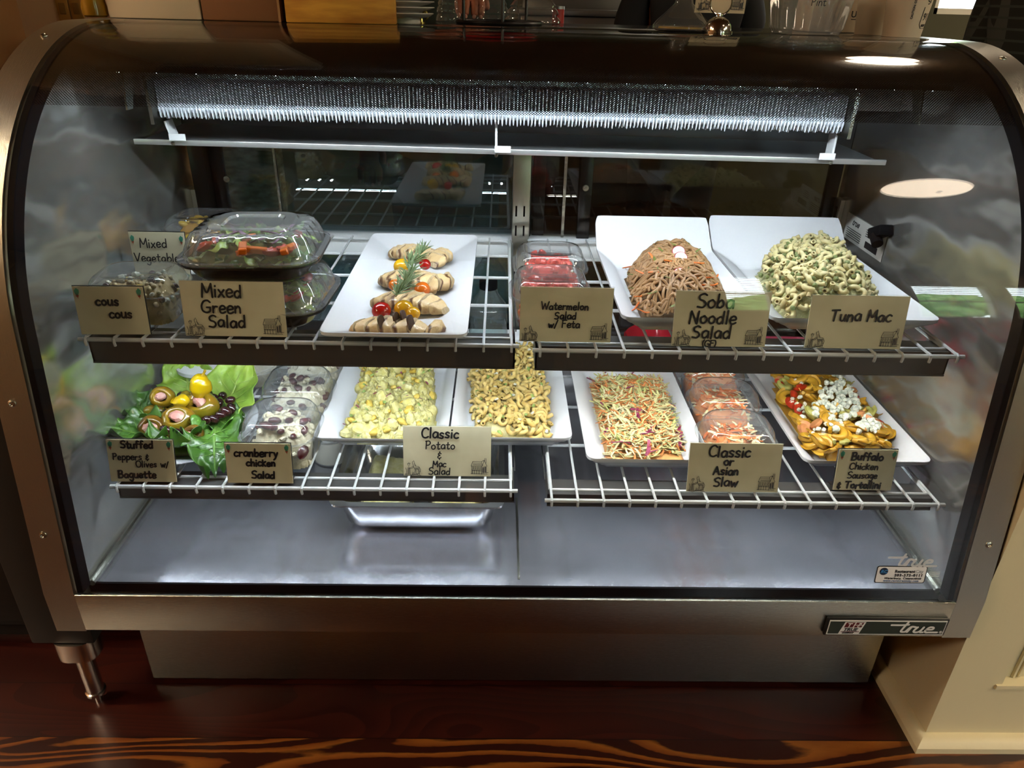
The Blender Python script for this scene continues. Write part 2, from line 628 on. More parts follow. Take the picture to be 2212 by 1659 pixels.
FRONTW = [(1.40, 1.74, 1.15, 2.25), (2.66, 3.20, 1.07, 2.07), (3.30, 3.90, 1.07, 2.07)]
struct(wall_open(-3.2, 4.6, -3.6, -3.5, 0, 2.6, FRONTW).build('wall_front', PALE, smooth=False))
BACKW = [(2.35, 3.1, 1.26, 1.95)]
struct(wall_open(-3.2, 4.6, 3.6, 3.7, 0, 2.6, BACKW).build('wall_back', WALLB, smooth=False))
struct(MB().bb(-3.3, -3.2, -3.6, 3.7, 0, 2.6).build('wall_left', TAN, smooth=False))
struct(MB().bb(4.6, 4.7, -3.6, 3.7, 0, 2.6).build('wall_right', GREEN, smooth=False))
WINF = mat('window_white', 'd8d2c4', .5)
for i, (wl, y0, y1) in enumerate([(w_, -3.6, -3.5) for w_ in FRONTW] + [(w_, 3.6, 3.7) for w_ in BACKW]):
    a, b, zb, zt = wl
    t = thing('window_%d' % (i + 1), None, None, ((a + b) / 2, (y0 + y1) / 2, zb))
    t['kind'] = 'structure'
    mb = MB()
    W_, H_ = b - a, zt - zb
    for q in ((-W_ / 2, -W_ / 2 + .03, 0, H_), (W_ / 2 - .03, W_ / 2, 0, H_), (-W_ / 2, W_ / 2, 0, .03), (-W_ / 2, W_ / 2, H_ - .03, H_), (-W_ / 2, W_ / 2, H_ * .5 - .012, H_ * .5 + .012)):
        mb.bb(q[0], q[1], -.03, .03, q[2], q[3])
    mb.build('window_frame', WINF, t, smooth=False)
    MB().bb(-W_ / 2, W_ / 2, -.003, .003, 0, H_).build('pane', GLASS, t, smooth=False)
    if i < 3:
        mb = MB()
        nb = int(H_ / .055)
        for k in range(nb):
            mb.box((0, .04, .04 + k * .055), (W_ - .06, .03, .002), Euler((R(12), 0, 0)))
        mb.build('blind', WINF, t, smooth=False)
# greenery and a pale street outside the windows
LEAFM = mat('outside_foliage', (.10, .24, .04), .7, col2=(.28, .45, .12), scale=3)
rnd = random.Random(5)
for k, (x, y, z, s) in enumerate([(3.9, -8.0, 1.9, 1.2), (7.2, -11, 2.6, 1.5), (1.2, -9.0, 2.3, 1.1), (11.5, -12, 2.2, 1.6), (2.6, 8.2, 2.0, 1.3), (6.6, 8.9, 2.4, 1.4)]):
    t = thing('garden_tree', ['round leafy tree straight outside the wide front window', 'tall leafy tree outside the front window, beyond its mullion',
              'leafy tree outside the narrow front window', 'leafy tree furthest along the street outside', 'leafy tree outside the kitchen window',
              'taller leafy tree outside the kitchen window'][k], 'tree', (x, y, -.05))
    mb = MB()
    for q in range(26):
        d = Vector((rnd.gauss(0, 1), rnd.gauss(0, 1), rnd.gauss(0, 1))).normalized() * s * rnd.uniform(.3, .9)
        mb.ell((d.x, d.y, z + d.z * .8), (s * .34,) * 3, 8, 5, fn=lambda d_: rnd.uniform(.8, 1.2))
    mb.build('foliage', LEAFM, t, smooth=False)
    MB().tube([(0, 0, 0), (.05, 0, z * .5), (0, .05, z)], [.14, .11, .08], 10).build('trunk', mat('bark', (.08, .05, .03), .9), t)
struct(MB().bb(-20, 20, -20, -3.61, -.12, -.05).build('ground', mat('pavement', (.30, .29, .27), .9), smooth=False))
struct(MB().bb(-20, 20, 3.71, 20, -.12, -.05).build('ground', mat('pavement', (.30, .29, .27), .9), smooth=False))

# low panelled wall to the right of the case
mb = MB()
WX = .803
mb.bb(WX, 2.6, .03, .2, 0, .93)
mb.bb(WX, WX + .105, .012, .03, 0, .93)
mb.bb(WX + .105, 2.6, .012, .03, 0, .165)
mb.bb(WX + .105, 2.6, .012, .03, .80, .93)
mb.bb(WX + .093, 2.6, .008, .03, .158, .168)
mb.bb(WX, WX + .12, .2, .77, 0, .93)
x = WX + .135
while x < 2.5:
    mb.tube([(x, .029, .17), (x, .029, .80)], .004, 6)
    mb.tube([(x + .010, .029, .17), (x + .010, .029, .80)], .003, 6)
    x += .062
mb.bb(WX - .008, 2.62, -.002, .21, .93, .955, .004)
struct(mb.build('wall_low', CREAM, ang=30))
mb = MB()
ring = lambda x0: [(x0, 0)]
q = [(0, 0), (-.024, 0), (-.024, .014), (-.018, .024), (-.008, .030), (0, .031)]
mb.loft([[Vector((WX + a - .0, .78, b)) for a, b in q], [Vector((WX + a, .012 + a * 1.0, b)) for a, b in q], [Vector((2.6, .012 + a, b)) for a, b in q]], False, True, False)
struct(mb.build('baseboard_right', CREAM, ang=30))
# tan wall and socket wall behind the left end
struct(MB().bb(-1.36, -1.26, .5, 1.15, .0, 2.6).build('wall_side', TAN, smooth=False))
struct(MB().bb(-1.36, -.70, 1.15, 1.25, 0, 2.6).build('wall_corner', BEIGE, smooth=False))
PLATE = mat('outlet_plate', 'b98f4a', .45)
for k, (u0, u1, lb) in enumerate([(131, 156, 'brown outlet plate on the beige wall, nearer the corner'), (160, 186, 'brown outlet plate on the beige wall, beside the oil bottle')]):
    a, b = at(u0, 50, 'y', 1.148), at(u1, 50, 'y', 1.148)
    t = thing('outlet_plate', lb, 'outlet', ((a.x + b.x) / 2, 1.148, a.z + .055), 0, 'outlet plates on the beige wall')
    MB().box((0, 0, 0), (b.x - a.x, .006, .11), None, .002).build('plate', PLATE, t)
    for s in (-1, 1):
        MB().box((0, -.0035, s * .022), (.016, .004, .026), None, .003).build('socket', mat('outlet_socket', '8f6d38', .5), t)
# dark cabinet to the left of the case
t = thing('side_cabinet', 'near-black wooden cabinet in the shadow left of the case', 'cabinet', (-1.16, .24, 0))
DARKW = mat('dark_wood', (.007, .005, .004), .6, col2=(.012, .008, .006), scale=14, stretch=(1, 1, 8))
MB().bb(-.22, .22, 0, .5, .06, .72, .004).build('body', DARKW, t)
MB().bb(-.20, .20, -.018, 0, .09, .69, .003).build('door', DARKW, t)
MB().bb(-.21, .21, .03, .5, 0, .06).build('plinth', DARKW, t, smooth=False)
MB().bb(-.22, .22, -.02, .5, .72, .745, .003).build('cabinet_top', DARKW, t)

# ------------------------------------------------------------------ ceiling lamps, with unseen fill lamps added
LAMP = mat('lamp_glow', (1, .80, .56), emit=LAMP_E)
LAMPS = mat('soft_lamp_glow', (1, .80, .60), emit=13)
for k, (x, y, rd, sq, lb) in enumerate([(1.58, -.70, .17, 0, 'round recessed ceiling lamp over the right front of the case'), (1.58, 1.95, .15, 0, 'round recessed ceiling lamp over the kitchen, right side'),
                                (-1.44, 1.73, .10, 1, 'square recessed ceiling lamp over the kitchen, left side'),
                                (3.75, -2.3, .34, 1, 'added unseen fill lamp high on the right of the dining room, nearer the windows'),  # from here on: unseen lamps added to brighten the room
                                (3.75, -.9, .34, 1, 'added unseen fill lamp high on the right of the dining room, nearer the case'), (-2.95, -.2, .30, 1, 'added unseen fill lamp high on the left of the dining room, nearer the case'),
                                (-2.95, -1.5, .26, 1, 'added unseen fill lamp high on the left of the dining room, far from the case'), (3.5, 1.9, .26, 1, 'added unseen fill lamp over the right end of the kitchen')]):
    t = thing('ceiling_lamp', lb, 'lamp', (x, y, 2.6), 0, 'recessed ceiling lamps')
    n = 32
    if sq:
        MB().bb(-rd, rd, -rd, rd, -.006, -.001).build('diffuser', LAMP, t, smooth=False)
        MB().bb(-rd - .02, rd + .02, -rd - .02, rd + .02, -.003, .0).build('lamp_rim', mat('lamp_rim', (.5, .4, .3), .4), t, smooth=False)
    else:
        bowl = MB()
        nr = 72
        bowl.loft([[Vector((rd * s_ * (1 + .012 * (q % 2)) * math.cos(2 * PI * q / nr), rd * s_ * (1 + .012 * (q % 2)) * math.sin(2 * PI * q / nr), z_)) for q in range(nr)]
                   for s_, z_ in ((.05, -.098), (.3, -.094), (.6, -.078), (.85, -.05), (1.0, -.012), (1.0, -.001))], True)
        bowl.build('diffuser', LAMPS, t, ang=10)
        MB().lathe([(.0001, -.118), (.008, -.114), (.010, -.106), (.005, -.098)], 12).build('finial', mat('lamp_rim', (.5, .4, .3), .4), t)
        MB().lathe([(rd, -.001), (rd, -.012), (rd + .02, -.006), (rd + .022, -.0005)], n).build('lamp_rim', mat('lamp_rim', (.5, .4, .3), .4), t)
# ------------------------------------------------------------------ the refrigerated case
case = thing('display_case', 'stainless refrigerated deli display case with curved front glass and wire shelves', 'display case', (0, 0, 0))
RG = .45                                     # radius of the glass bend
_t0 = math.asin(.127)
PF = [(.059 * k / 8, .385 + .454 * k / 8) for k in range(9)]
PF += [(.059 + RG * (math.cos(_t0) - math.cos(_t)), .839 + RG * (math.sin(_t) - math.sin(_t0))) for _t in [_t0 + (PI / 2 - _t0) * k / 34 for k in range(1, 35)]]
PF += [(.55, 1.232), (.60, 1.232)]
XI, XO = .747, .797


def offset(pf, d):
    out = []
    for i, (y, z) in enumerate(pf):
        a, b = pf[max(i - 1, 0)], pf[min(i + 1, len(pf) - 1)]
        t = Vector((b[0] - a[0], b[1] - a[1])).normalized()
        out.append((y + t.y * d, z - t.x * d))
    return out


for s in (-1, 1):
    mb = MB()
    prof = [(0, .30)] + PF + [(.78, 1.232), (.78, .30)]
    mb.loft([[Vector((s * XI, y, z)) for y, z in prof], [Vector((s * XO, y, z)) for y, z in prof]], True, True)
    ep = mb.build('end_panel', STEELV, case, ang=30)
    for (u, v) in ([(25, 867), (90, 1131), (2, 258), (106, 81)] if s < 0 else [(2137, 1148), (2165, 126)]):
        xx = s * (XI + .027)
        # nearest profile point seen at this pixel
        best = min(PF, key=lambda p: (at(u, v, 'y', p[0]) - Vector((xx, p[0], p[1]))).length)
        i = PF.index(best)
        a, b = PF[max(i - 1, 0)], PF[min(i + 1, len(PF) - 1)]
        nrm = Vector((0, -(b[1] - a[1]), b[0] - a[0])).normalized()
        M = nrm.to_track_quat('Z', 'Y').to_matrix()
        mb = MB()
        mb.lathe([(.0062, .0002), (.0058, .0018), (.003, .0028), (.002, .0015)], 14, (xx, best[0], best[1]), M=M, cap1=True)
        mb.build('screw', STEEL, ep)
    # inner liner
    mb = MB()
    ip = offset(PF, .006)
    prof = [(.02, .372)] + ip + [(.775, 1.22), (.775, .372)]
    mb.loft([[Vector((s * XI, y, z)) for y, z in prof], [Vector((s * (XI - .004), y, z)) for y, z in prof]], False, False)
    pts = [Vector((s * (XI - .004), y, z)) for y, z in prof]
    mb.add(pts, [tuple(range(len(pts)))])
    mb.build('side_liner', LINER, case, ang=30)
    # black gasket along the glass edge
    g0, g1 = offset(PF, .0035), offset(PF, .027)
    mb = MB()
    k = len(PF)
    mb.loft([[Vector((s * (XI - .0045), y, z)) for y, z in g0], [Vector((s * (XI - .014), y, z)) for y, z in g0],
             [Vector((s * (XI - .014), y, z)) for y, z in g1], [Vector((s * (XI - .0045), y, z)) for y, z in g1]], False, False, False)
    mb.build('gasket', BLACK, case, ang=30)
    # corner joint of deck and liner
    MB().tube([(s * (XI - .011), .035, .377), (s * (XI - .011), .76, .377)], .006, 8).build('corner_joint', STEEL, case)

# curved glass and its printed upper band
gl_out, gl_in = offset(PF, .0), offset(PF, .005)
mb = MB()
xs = [-XI + .001, XI - .001]
mb.loft([[Vector((xs[0], y, z)) for y, z in gl_out + gl_in[::-1]], [Vector((xs[1], y, z)) for y, z in gl_out + gl_in[::-1]]], True, True)
glass = mb.build('curved_glass', GLASS, case, ang=30)
fr = [(y, z) for y, z in offset(PF, .0056) if z > 1.118]
fm2 = bpy.data.materials.new('dotted_print')
fm2.use_nodes = True
nt = fm2.node_tree
L, N = nt.links.new, nt.nodes.new
pb = nt.nodes['Principled BSDF']
pb.inputs['Base Color'].default_value = (.006, .005, .005, 1)
pb.inputs['Roughness'].default_value = .12
tc = N('ShaderNodeTexCoord')
sp = N('ShaderNodeSeparateXYZ')
L(tc.outputs['UV'], sp.inputs[0])
PIT = .0043


def mth(op, a, b=None, c=None):
    n = N('ShaderNodeMath')
    n.operation = op
    for i, x in enumerate((a, b, c)):
        if x is None:
            continue
        if isinstance(x, (int, float)):
            n.inputs[i].default_value = x
        else:
            L(x, n.inputs[i])
    return n.outputs[0]


def cell(ox, oy):
    fx = mth('SUBTRACT', mth('FRACT', mth('ADD', mth('DIVIDE', sp.outputs[0], PIT), ox)), .5)
    fy_ = mth('SUBTRACT', mth('FRACT', mth('ADD', mth('DIVIDE', sp.outputs[1], PIT), oy)), .5)
    return mth('SQRT', mth('ADD', mth('MULTIPLY', fx, fx), mth('MULTIPLY', fy_, fy_)))


dd = mth('MINIMUM', cell(0, 0), cell(.5, .5))          # distance to the nearest dot centre
rad = mth('ADD', mth('MULTIPLY', sp.outputs[1], 2.4), .235)   # dots grow with the height on the glass
dot = mth('LESS_THAN', dd, rad)
L(dot, pb.inputs['Alpha'])
mb = MB()
mb.loft([[Vector((x, y, z)) for y, z in fr] for x in (-XI + .006, XI - .006)], closed=False)
fo = mb.build('printed_band', fm2, glass, ang=180)
uvl = fo.data.uv_layers.new(name='UVMap')
arc = [0]
for a, b in zip(fr, fr[1:]):
    arc.append(arc[-1] + math.hypot(b[0] - a[0], b[1] - a[1]))
nfr = len(fr)
for lp in fo.data.loops:
    i = lp.vertex_index
    uvl.data[lp.index].uv = (fo.data.vertices[i].co.x, arc[i % nfr])

# black sill under the glass, front rail, base
MB().bb(-XI + .0005, XI - .0005, .0052, .0445, .3455, .352).bb(-XI + .0005, XI - .0005, .0405, .0447, .352, .3712).build('bottom_gasket', BLACK, case, smooth=False)
mb = MB()
mb.bb(-XI + .0005, XI - .0005, -.002, .004, .304, .384, .002)
rail = mb.build('front_rail', STEEL, case)
mb = MB()
mb.bb(-XI, XI, .03, .78, .304, .345)
mb.build('underframe', mat('dark_steel', (.10, .09, .08), .5, .8), case, smooth=False)
mb = MB()
mb.bb(-.752, .752, .145, .70, .012, .304)
mb.build('base_panel', STEEL, case, smooth=False)
# tub floor
mb = MB()
mb.bb(-XI + .001, XI - .001, .045, .775, .352, .3705)
mb.build('deck', DECK, case, smooth=False)
MB().bb(-.003, .001, .061, .30, .3705, .3712).build('deck_joint', STEEL, case, smooth=False)
# rear: air panel below, two sliding doors above, centre post
mb = MB()
mb.bb(-XI + .005, XI - .005, .755, .775, .3705, .50)
mb.bb(-XI + .005, XI - .005, .745, .775, .50, .525)
mb.build('rear_duct', LINER, case, smooth=False)
mb = MB()
mb.bb(-XI + .005, XI - .005, .765, .80, 1.0, 1.20)
mb.build('rear_header', mat('rear_header', (.10, .11, .12), .3, .8), case, smooth=False)
mb = MB().bb(-XI + .005, XI - .005, .735, .79, .742, .786, .004)
mb.build('rear_ledge', WHITEM, case)
DOORF = mat('door_frame_black', (.010, .010, .011), .25)
for (x0, x1, yd) in ((-.70, .06, .782), (.0, .735, .772)):
    fr_ = MB()
    fr_.bb(x0, x1, yd - .004, yd + .004, .53, 1.0)
    dr = fr_.build('rear_door', REARG if x0 < -.1 else REARG2, case, smooth=False)
    for xx in ((x0, x0 + .028), (x1 - .028, x1)):
        MB().bb(xx[0], xx[1], yd - .009, yd + .009, .53, 1.0, .002).build('door_stile', DOORF, dr)
    MB().bb(x0, x1, yd - .009, yd + .009, .53, .555, .002).build('door_stile', DOORF, dr)
mb = MB()
mb.bb(.136, .166, .752, .766, .53, 1.0, .004)
mb.build('door_bumper', DOORF, case)
MB().bb(.1, .1065, .758, .764, .53, 1.0).build('door_track', STEEL, case, smooth=False)
MB().bb(-.555, -.5500, .768, .776, .53, 1.0).build('door_track', STEEL, case, smooth=False)
MB().bb(-.735, -.70, .745, .79, .53, 1.0, .003).build('rear_post', DOORF, case)
for q in ((.15, .751, .905), (-.665, .768, .905)):
    MB().lathe([(.008, 0), (.007, .004), (.003, .005)], 14, q, M=Matrix.Rotation(R(90), 3, 'X'), cap1=True).build('door_knob', STEEL, case)
post = MB().bb(-.016, .024, .725, .765, .53, 1.0, .003).build('centre_post', STEELV, case)
for sx in (-.007, .011):
    for zz in (.81, .855, .70, .655):
        MB().bb(sx - .002, sx + .002, .7242, .7252, zz - .012, zz + .012).build('slot', BLACK, post, smooth=False)
# slotted pilasters at the rear corners
for s, (u, v) in ((-1, (428, 440)), (1, (1808, 462))):
    p = at(u, v, 'x', s * .737)
    pil = MB().box((s * .738, p.y, p.z), (.010, .030, .07), None, .001).build('pilaster', STEELV, case)
    MB().box((s * .7328, p.y, p.z), (.0012, .010, .034)).build('slot', BLACK, pil, smooth=False)

# evaporator with frosted fins, drip pan under it
FX0, FX1 = at(345, 250, 'y', .475).x, at(1822, 270, 'y', .475).x
CY = .088                                    # set back of the coil from the glass bend
CZ = -.011
coil = thing('evaporator_coil', None, None)
coil.parent = case
mb = MB()
nf = 186
rnd = random.Random(3)
for i in range(nf):
    x = FX0 + (FX1 - FX0) * (i + .5) / nf + rnd.uniform(-.0008, .0008)
    dx = rnd.uniform(-.0012, .0012)
    j = rnd.uniform(-.003, .002)
    q = [(.385 + CY, 1.150 + CZ), (.385 + CY, 1.105 + j + CZ), (.392 + CY, 1.088 + j + CZ), (.50 + CY, 1.088 + CZ), (.50 + CY, 1.150 + CZ)]
    mb.loft([[Vector((x - .0006, y, z)) for y, z in q], [Vector((x + .0006, y, z)) for y, z in q]], True, True)
mb.build('fins', FIN, coil, smooth=False)
mb = MB()
for i in range(nf):
    x = FX0 + (FX1 - FX0) * (i + .5) / nf + rnd.uniform(-.0008, .0008)
    j = rnd.uniform(-.003, .002)
    mb.ell((x, .3845 + CY, 1.1005 + j + CZ), (.0019, .004, .0125), 6, 6)
mb.tube([(FX0, .394 + CY, 1.104 + CZ), (FX1, .394 + CY, 1.104 + CZ)], .0085, 12)
mb.build('frost', FROST, coil)
mb = MB()
mb.bb(FX0 - .006, FX0, .36 + CY, .50 + CY, 1.08 + CZ, 1.16 + CZ)
mb.bb(FX1, FX1 + .006, .36 + CY, .50 + CY, 1.08 + CZ, 1.16 + CZ)
mb.bb(FX0, FX1, .45 + CY, .505 + CY, 1.15 + CZ, 1.16 + CZ)
mb.build('coil_casing', STEEL, coil, smooth=False)
pa, pz = at(290, 305, 'y', .50), at(1913, 351, 'y', .50)
tilt = math.atan2(pz.z - pa.z, pz.x - pa.x)
mid = (pa + pz) / 2
pan = MB()
ln = pz.x - pa.x
pan.box((0, 0, 0), (ln, .006, .010), None, .001)
pan.box((0, .12, -.004), (ln, .24, .003))
dp = pan.build('drip_pan', mat('pan_steel', (.70, .72, .72), .30, .8), case)
dp.location = mid
dp.rotation_euler = (0, -tilt, 0)
for (u, v0, v1) in ((372, 262, 300), (1072, 262, 326), (1797, 278, 342)):
    a = at(u, v0, 'y', .495)
    b = at(u, v1, 'y', .495)
    mb = MB()
    dx = .014 if u < 500 else (-.012 if u > 1500 else 0)
    mb.loft([[Vector((a.x - dx + q, .495 + w_, a.z)) for q, w_ in ((-.002, 0), (.002, 0), (.002, .03), (-.002, .03))],
             [Vector((b.x + q, .495 + w_, b.z - .002)) for q, w_ in ((-.002, 0), (.002, 0), (.002, .03), (-.002, .03))]], True, True)
    mb.box((b.x + (.012 if u < 1500 else -.012), .49, b.z + .004), (.03, .002, .012))
    br = mb.build('pan_bracket', WHITEM, case, smooth=False)
    MB().lathe([(.004, 0), (.003, .002)], 10, (b.x, .4945, b.z - .008), M=Matrix.Rotation(R(90), 3, 'X'), cap1=True).build('screw', STEEL, br)
# hanging brackets at either end of the coil
for (u, v0, v1, s) in ((268, 145, 238, -1), (1992, 182, 270, 1)):
    a, b = at(u - 6 * s * -1, v0, 'y', .38), at(u + 6 * s * -1, v1, 'y', .38)
    MB().loft([[Vector((a.x - .0015, .38, a.z)), Vector((a.x + .0015, .38, a.z)), Vector((a.x + .0015, .42, a.z)), Vector((a.x - .0015, .42, a.z))],
               [Vector((b.x - .0015, .38, b.z)), Vector((b.x + .0015, .38, b.z)), Vector((b.x + .0015, .40, b.z)), Vector((b.x - .0015, .40, b.z))]], True, True).build('hanger', STEEL, case, smooth=False)
# perforated air grille left and right of the coil
grm = bpy.data.materials.new('perforated_grille')
MB().bb(-XI + .005, XI - .005, .60, .605, 1.10, 1.21).build('air_grille', mat('grille_steel', (.45, .46, .46), .35, .8), case, smooth=False)

# led strip of the canopy
led = thing('led_strip', None, None)
led.parent = case
mb = MB()
mb.bb(-.68, .68, .325, .345, 1.166, 1.172)
mb.build('housing', STEEL, led, smooth=False)
for k in range(22):
    x = -.65 + 1.3 * k / 21
    MB().ell((x, .333, 1.165), (.0022, .0022, .0018), 8, 4).build('light_diode', mat('led_glow', (.85, .93, 1), emit=30), led)

# top slab, with the staff ledge behind
mb = MB()
mb.bb(-XI, XI, .598, 1.02, 1.214, 1.2318, .0015)
mb.build('top_panel', TOPM, case)
MB().bb(-XI, XI, .505, .598, 1.2235, 1.2262).build('top_trim', GLOSS, case, smooth=False)
# legs
LEGM = mat('leg_steel', (.62, .58, .54), .22, 1)
for (lx, ly) in ((-.845, .10), (-.70, .68), (.70, .68)):
    lg = thing('leg', None, None, (lx, ly, 0))
    lg.parent = case
    MB().lathe([(.016, .030), (.0165, .16), (.0165, .30)], 20, cap0=True, cap1=True).build('tube', LEGM, lg)
    MB().lathe([(.007, 0), (.007, .024), (.019, .026), (.019, .032), (.016, .034)], 20, cap0=True).build('foot', LEGM, lg)
    if lx < -.8:
        mb = MB()
        mb.loft([rrect(.075, .06, .024, .140, 6), rrect(.075, .06, .024, .185, 6)], True, True)
        mb.build('leg_bracket', LEGM, lg)
MB().bb(-.915, -.7975, .075, .62, .186, .80, .004).build('side_cover', mat('dark_side_cover', (.012, .010, .009), .6), case)

# nameplate on the rail
a, b = at(1787, 1332, 'y', -.004), at(2036, 1371, 'y', -.004)
a2 = at(1787, 1368, 'y', -.004)
W_, H_ = b.x - a.x, (a.z - a2.z)
npx, npz = (a.x + b.x) / 2, (a.z + b.z) / 2
npl = MB().box((0, 0, 0), (W_, .006, H_), None, .002).build('nameplate', mat('plate_edge', (.01, .01, .01), .4), case, (npx, -.005, npz))
RX = Matrix.Rotation(R(90), 4, 'X')
PW = mat('print_white', (.78, .78, .75), .5)
PG = mat('print_green', (.025, .035, .028), .5)
MB().box((0, -.0033, 0), (W_ * .96, .0008, H_ * .84)).build('white_border', PW, npl, smooth=False)
MB().box((0, -.0038, 0), (W_ * .945, .0008, H_ * .72)).build('green_field', PG, npl, smooth=False)
FRM = lambda x, z, y: Matrix.Translation((x, y, z)) @ RX
# flowing brand script: t r u e joined by long bars
mb = MB()
M = FRM(.0, 0, -.0043)


def script(mb, M, s, x0, pen):
    S = [[(-.9, .95), (.15, .95), (.9, 1.02)], [(.75, 1.35), (.3, .2), (.45, 0), (.75, .02)],
         [(.75, .02), (1.2, .72), (1.7, .70)], [(1.25, .70), (.95, 0)], [(1.9, .70), (1.62, .2), (1.72, 0), (2.05, 0), (2.3, .2), (2.55, .70)], [(2.55, .7), (2.3, .05), (2.6, 0)],
         [(2.85, .38), (3.5, .42), (3.55, .68), (3.15, .7), (2.82, .3), (2.9, 0), (3.3, 0), (4.1, .0)]]
    for i_, st in enumerate(S):
        pp = [(x0 + a * s, b * s) for a, b in st]
        if len(pp) > 2:
            pp = [(q.x, q.y) for q in catmull([(a, b, 0) for a, b in pp], 5)]
        ribbon(mb, pp, pen, M, .0004 + .00012 * i_)


script(mb, FRM(0, -H_ * .21, -.0043), H_ * .42, W_ * .10, H_ * .05)
mb.build('script_lettering', PW, npl, smooth=False)
mb = MB()
bx, bw, bh = -W_ * .285, W_ * .17, H_ * .70
sk = .25
par = lambda x0, x1, z0, z1, y: [Vector((bx + x + z * sk, y, z)) for x, z in ((x0, z0), (x1, z0), (x1, z1), (x0, z1))]
mb.add(par(-bw / 2, bw / 2, -bh / 2, bh / 2, -.0045), [(0, 1, 2, 3)])
badge = mb.build('badge', PW, npl, smooth=False)
mb = MB()
RED = mat('print_maroon', (.10, .008, .012), .5)
for (x0, x1, z0, z1) in ((-.42, 0.0, .05, .46), (.06, .42, .27, .46), (.06, .42, .05, .22)):
    mb.add(par(bw * x0, bw * x1, bh * z0, bh * z1, -.0047), [(0, 1, 2, 3)])
mb.add(par(-bw * .45, bw * .45, -bh * .34, -bh * .29, -.0047), [(0, 1, 2, 3)])
mb.build('badge_squares', RED, npl, smooth=False)
for bd, sz, x, z, mm in (('T', .44, -.20, .09, PW), ('M', .2, .27, .30, PW), ('C', .18, .24, .075, PW), ('TRUE', .36, -.02, -.25, INK), ('COMPANY', .15, -.06, -.46, INK)):
    text('badge_lettering', bd, bh * sz, FRM(bx + bw * x + bh * z * sk, bh * z, -.0049), mm, npl, .0002, .2)
text('registered_mark', '®', H_ * .2, FRM(W_ * .455, -H_ * .30, -.0043), PW, npl)


# stickers on the glass
def glass_frame(u, v):
    """frame that lies on the outer face of the glass where pixel (u, v) meets it"""
    best = None
    for i in range(len(PF) - 1):
        for t in (0, .25, .5, .75):
            y, z = PF[i][0] * (1 - t) + PF[i + 1][0] * t, PF[i][1] * (1 - t) + PF[i + 1][1] * t
            p = at(u, v, 'y', y)
            d = abs(p.z - z)
            if best is None or d < best[0]:
                best = (d, p, PF[i], PF[i + 1])
    _, p, a_, b_ = best
    up = Vector((0, b_[0] - a_[0], b_[1] - a_[1])).normalized()
    xx = Vector((1, 0, 0))
    nn = xx.cross(up)
    M = Matrix((xx, up, nn)).transposed().to_4x4()
    return Matrix.Translation(p + nn * .0012) @ M


M0 = glass_frame(1945, 1240)
st = MB()
st.loft([[M0 @ p for p in rrect(.086, .034, .004, 0, 3)], [M0 @ p for p in rrect(.086, .034, .004, .0004, 3)]], True, True)
stk = st.build('shop_sticker', mat('sticker_black', (.01, .01, .012), .4), case, smooth=False)
st = MB()
st.loft([[M0 @ p for p in rrect(.0825, .0305, .003, .0005, 3)], [M0 @ p for p in rrect(.0825, .0305, .003, .0008, 3)]], True, True)
st.build('sticker_face', mat('sticker_white', (.82, .83, .84), .35), stk, smooth=False)
TB, TG, TBL = INK, mat('print_grey', (.35, .37, .4), .5), mat('print_blue', (.01, .09, .28), .5)
TT = lambda x, y: M0 @ Matrix.Translation((x, y, .0011))
text('sticker_lettering', 'Restaurant', .0079, TT(.0055, .0042), TB, stk, .00016)
text('sticker_lettering', 'City', .0079, TT(.0300, .0042), TG, stk)
text('sticker_lettering', '203-575-0111', .0072, TT(.013, -.0032), TB, stk, .00022, 0, 1.2)
text('sticker_lettering', 'Waterbury, Connecticut', .0056, TT(.004, -.0088), TB, stk, .00014, .2, 1.12)
text('sticker_lettering', 'www.restaurantcity.com', .0056, TT(.002, -.0136), TBL, stk, 0, .1, 1.08)
mb = MB()
mb.lathe([(.0001, .0010), (.0072, .0010), (.0072, .0012)], 24, M=Matrix.Identity(3))
for i, v in enumerate(mb.v):
    mb.v[i] = tuple(M0 @ (Vector(v) + Vector((-.0305, .0065, 0))))
mb.build('sticker_logo', mat('logo_navy', (.01, .02, .05), .4), stk, smooth=False)
text('sticker_lettering', 'RC', .0085, M0 @ Matrix.Translation((-.0305, .0035, .0015)), mat('logo_blue', (.05, .25, .6), .4), stk, .0002, .2)
M1 = glass_frame(1962, 1212)
mb = MB()
ETCH = clear('etched_white', (.6, .6, .6), 1.5, .4, .62)
script(mb, M1 @ Matrix.Translation((-.020, -.008, 0)), .0165, 0, .0020)
et = mb.build('etched_script', ETCH, case, smooth=False)
M2 = glass_frame(1996, 1232)
mb = MB()
for k in range(4):
    mb.add([M2 @ Vector((x, -.0025 - k * .0028 + z, .0004)) for x, z in ((.008, 0), (.027, 0), (.027, .0012), (.008, .0012))], [(0, 1, 2, 3)])
mb.build('etched_lines', ETCH, et, smooth=False)

# paper data label and clip on the right liner
pA, pB = at(1829, 478, 'x', .742), at(1908, 545, 'x', .742)
mb = MB()
zc_ = (pA.z + pB.z) / 2
y0_, y1_ = min(pA.y, pB.y), max(pA.y, pB.y)
z0_, z1_ = zc_ - .028, zc_ + .028
mb.box((.7418, (y0_ + y1_) / 2, zc_), (.0008, y1_ - y0_, .056))
dl = mb.build('data_label', mat('label_paper', (.62, .62, .58), .5), case, smooth=False)
ML = Matrix.Translation((.7410, y1_, zc_)) @ Matrix.Rotation(R(-90), 4, 'Z') @ Matrix.Rotation(R(90), 4, 'X')
LW = y1_ - y0_
text('label_lettering', 'true', .02, ML @ Matrix.Translation((LW * .25, .008, 0)), INK, dl, .0003, .4)
mb = MB()
for k in range(5):
    mb.box((.7409, y1_ - LW * .25, zc_ - .002 - k * .0045), (.0005, LW * .38, .0015))
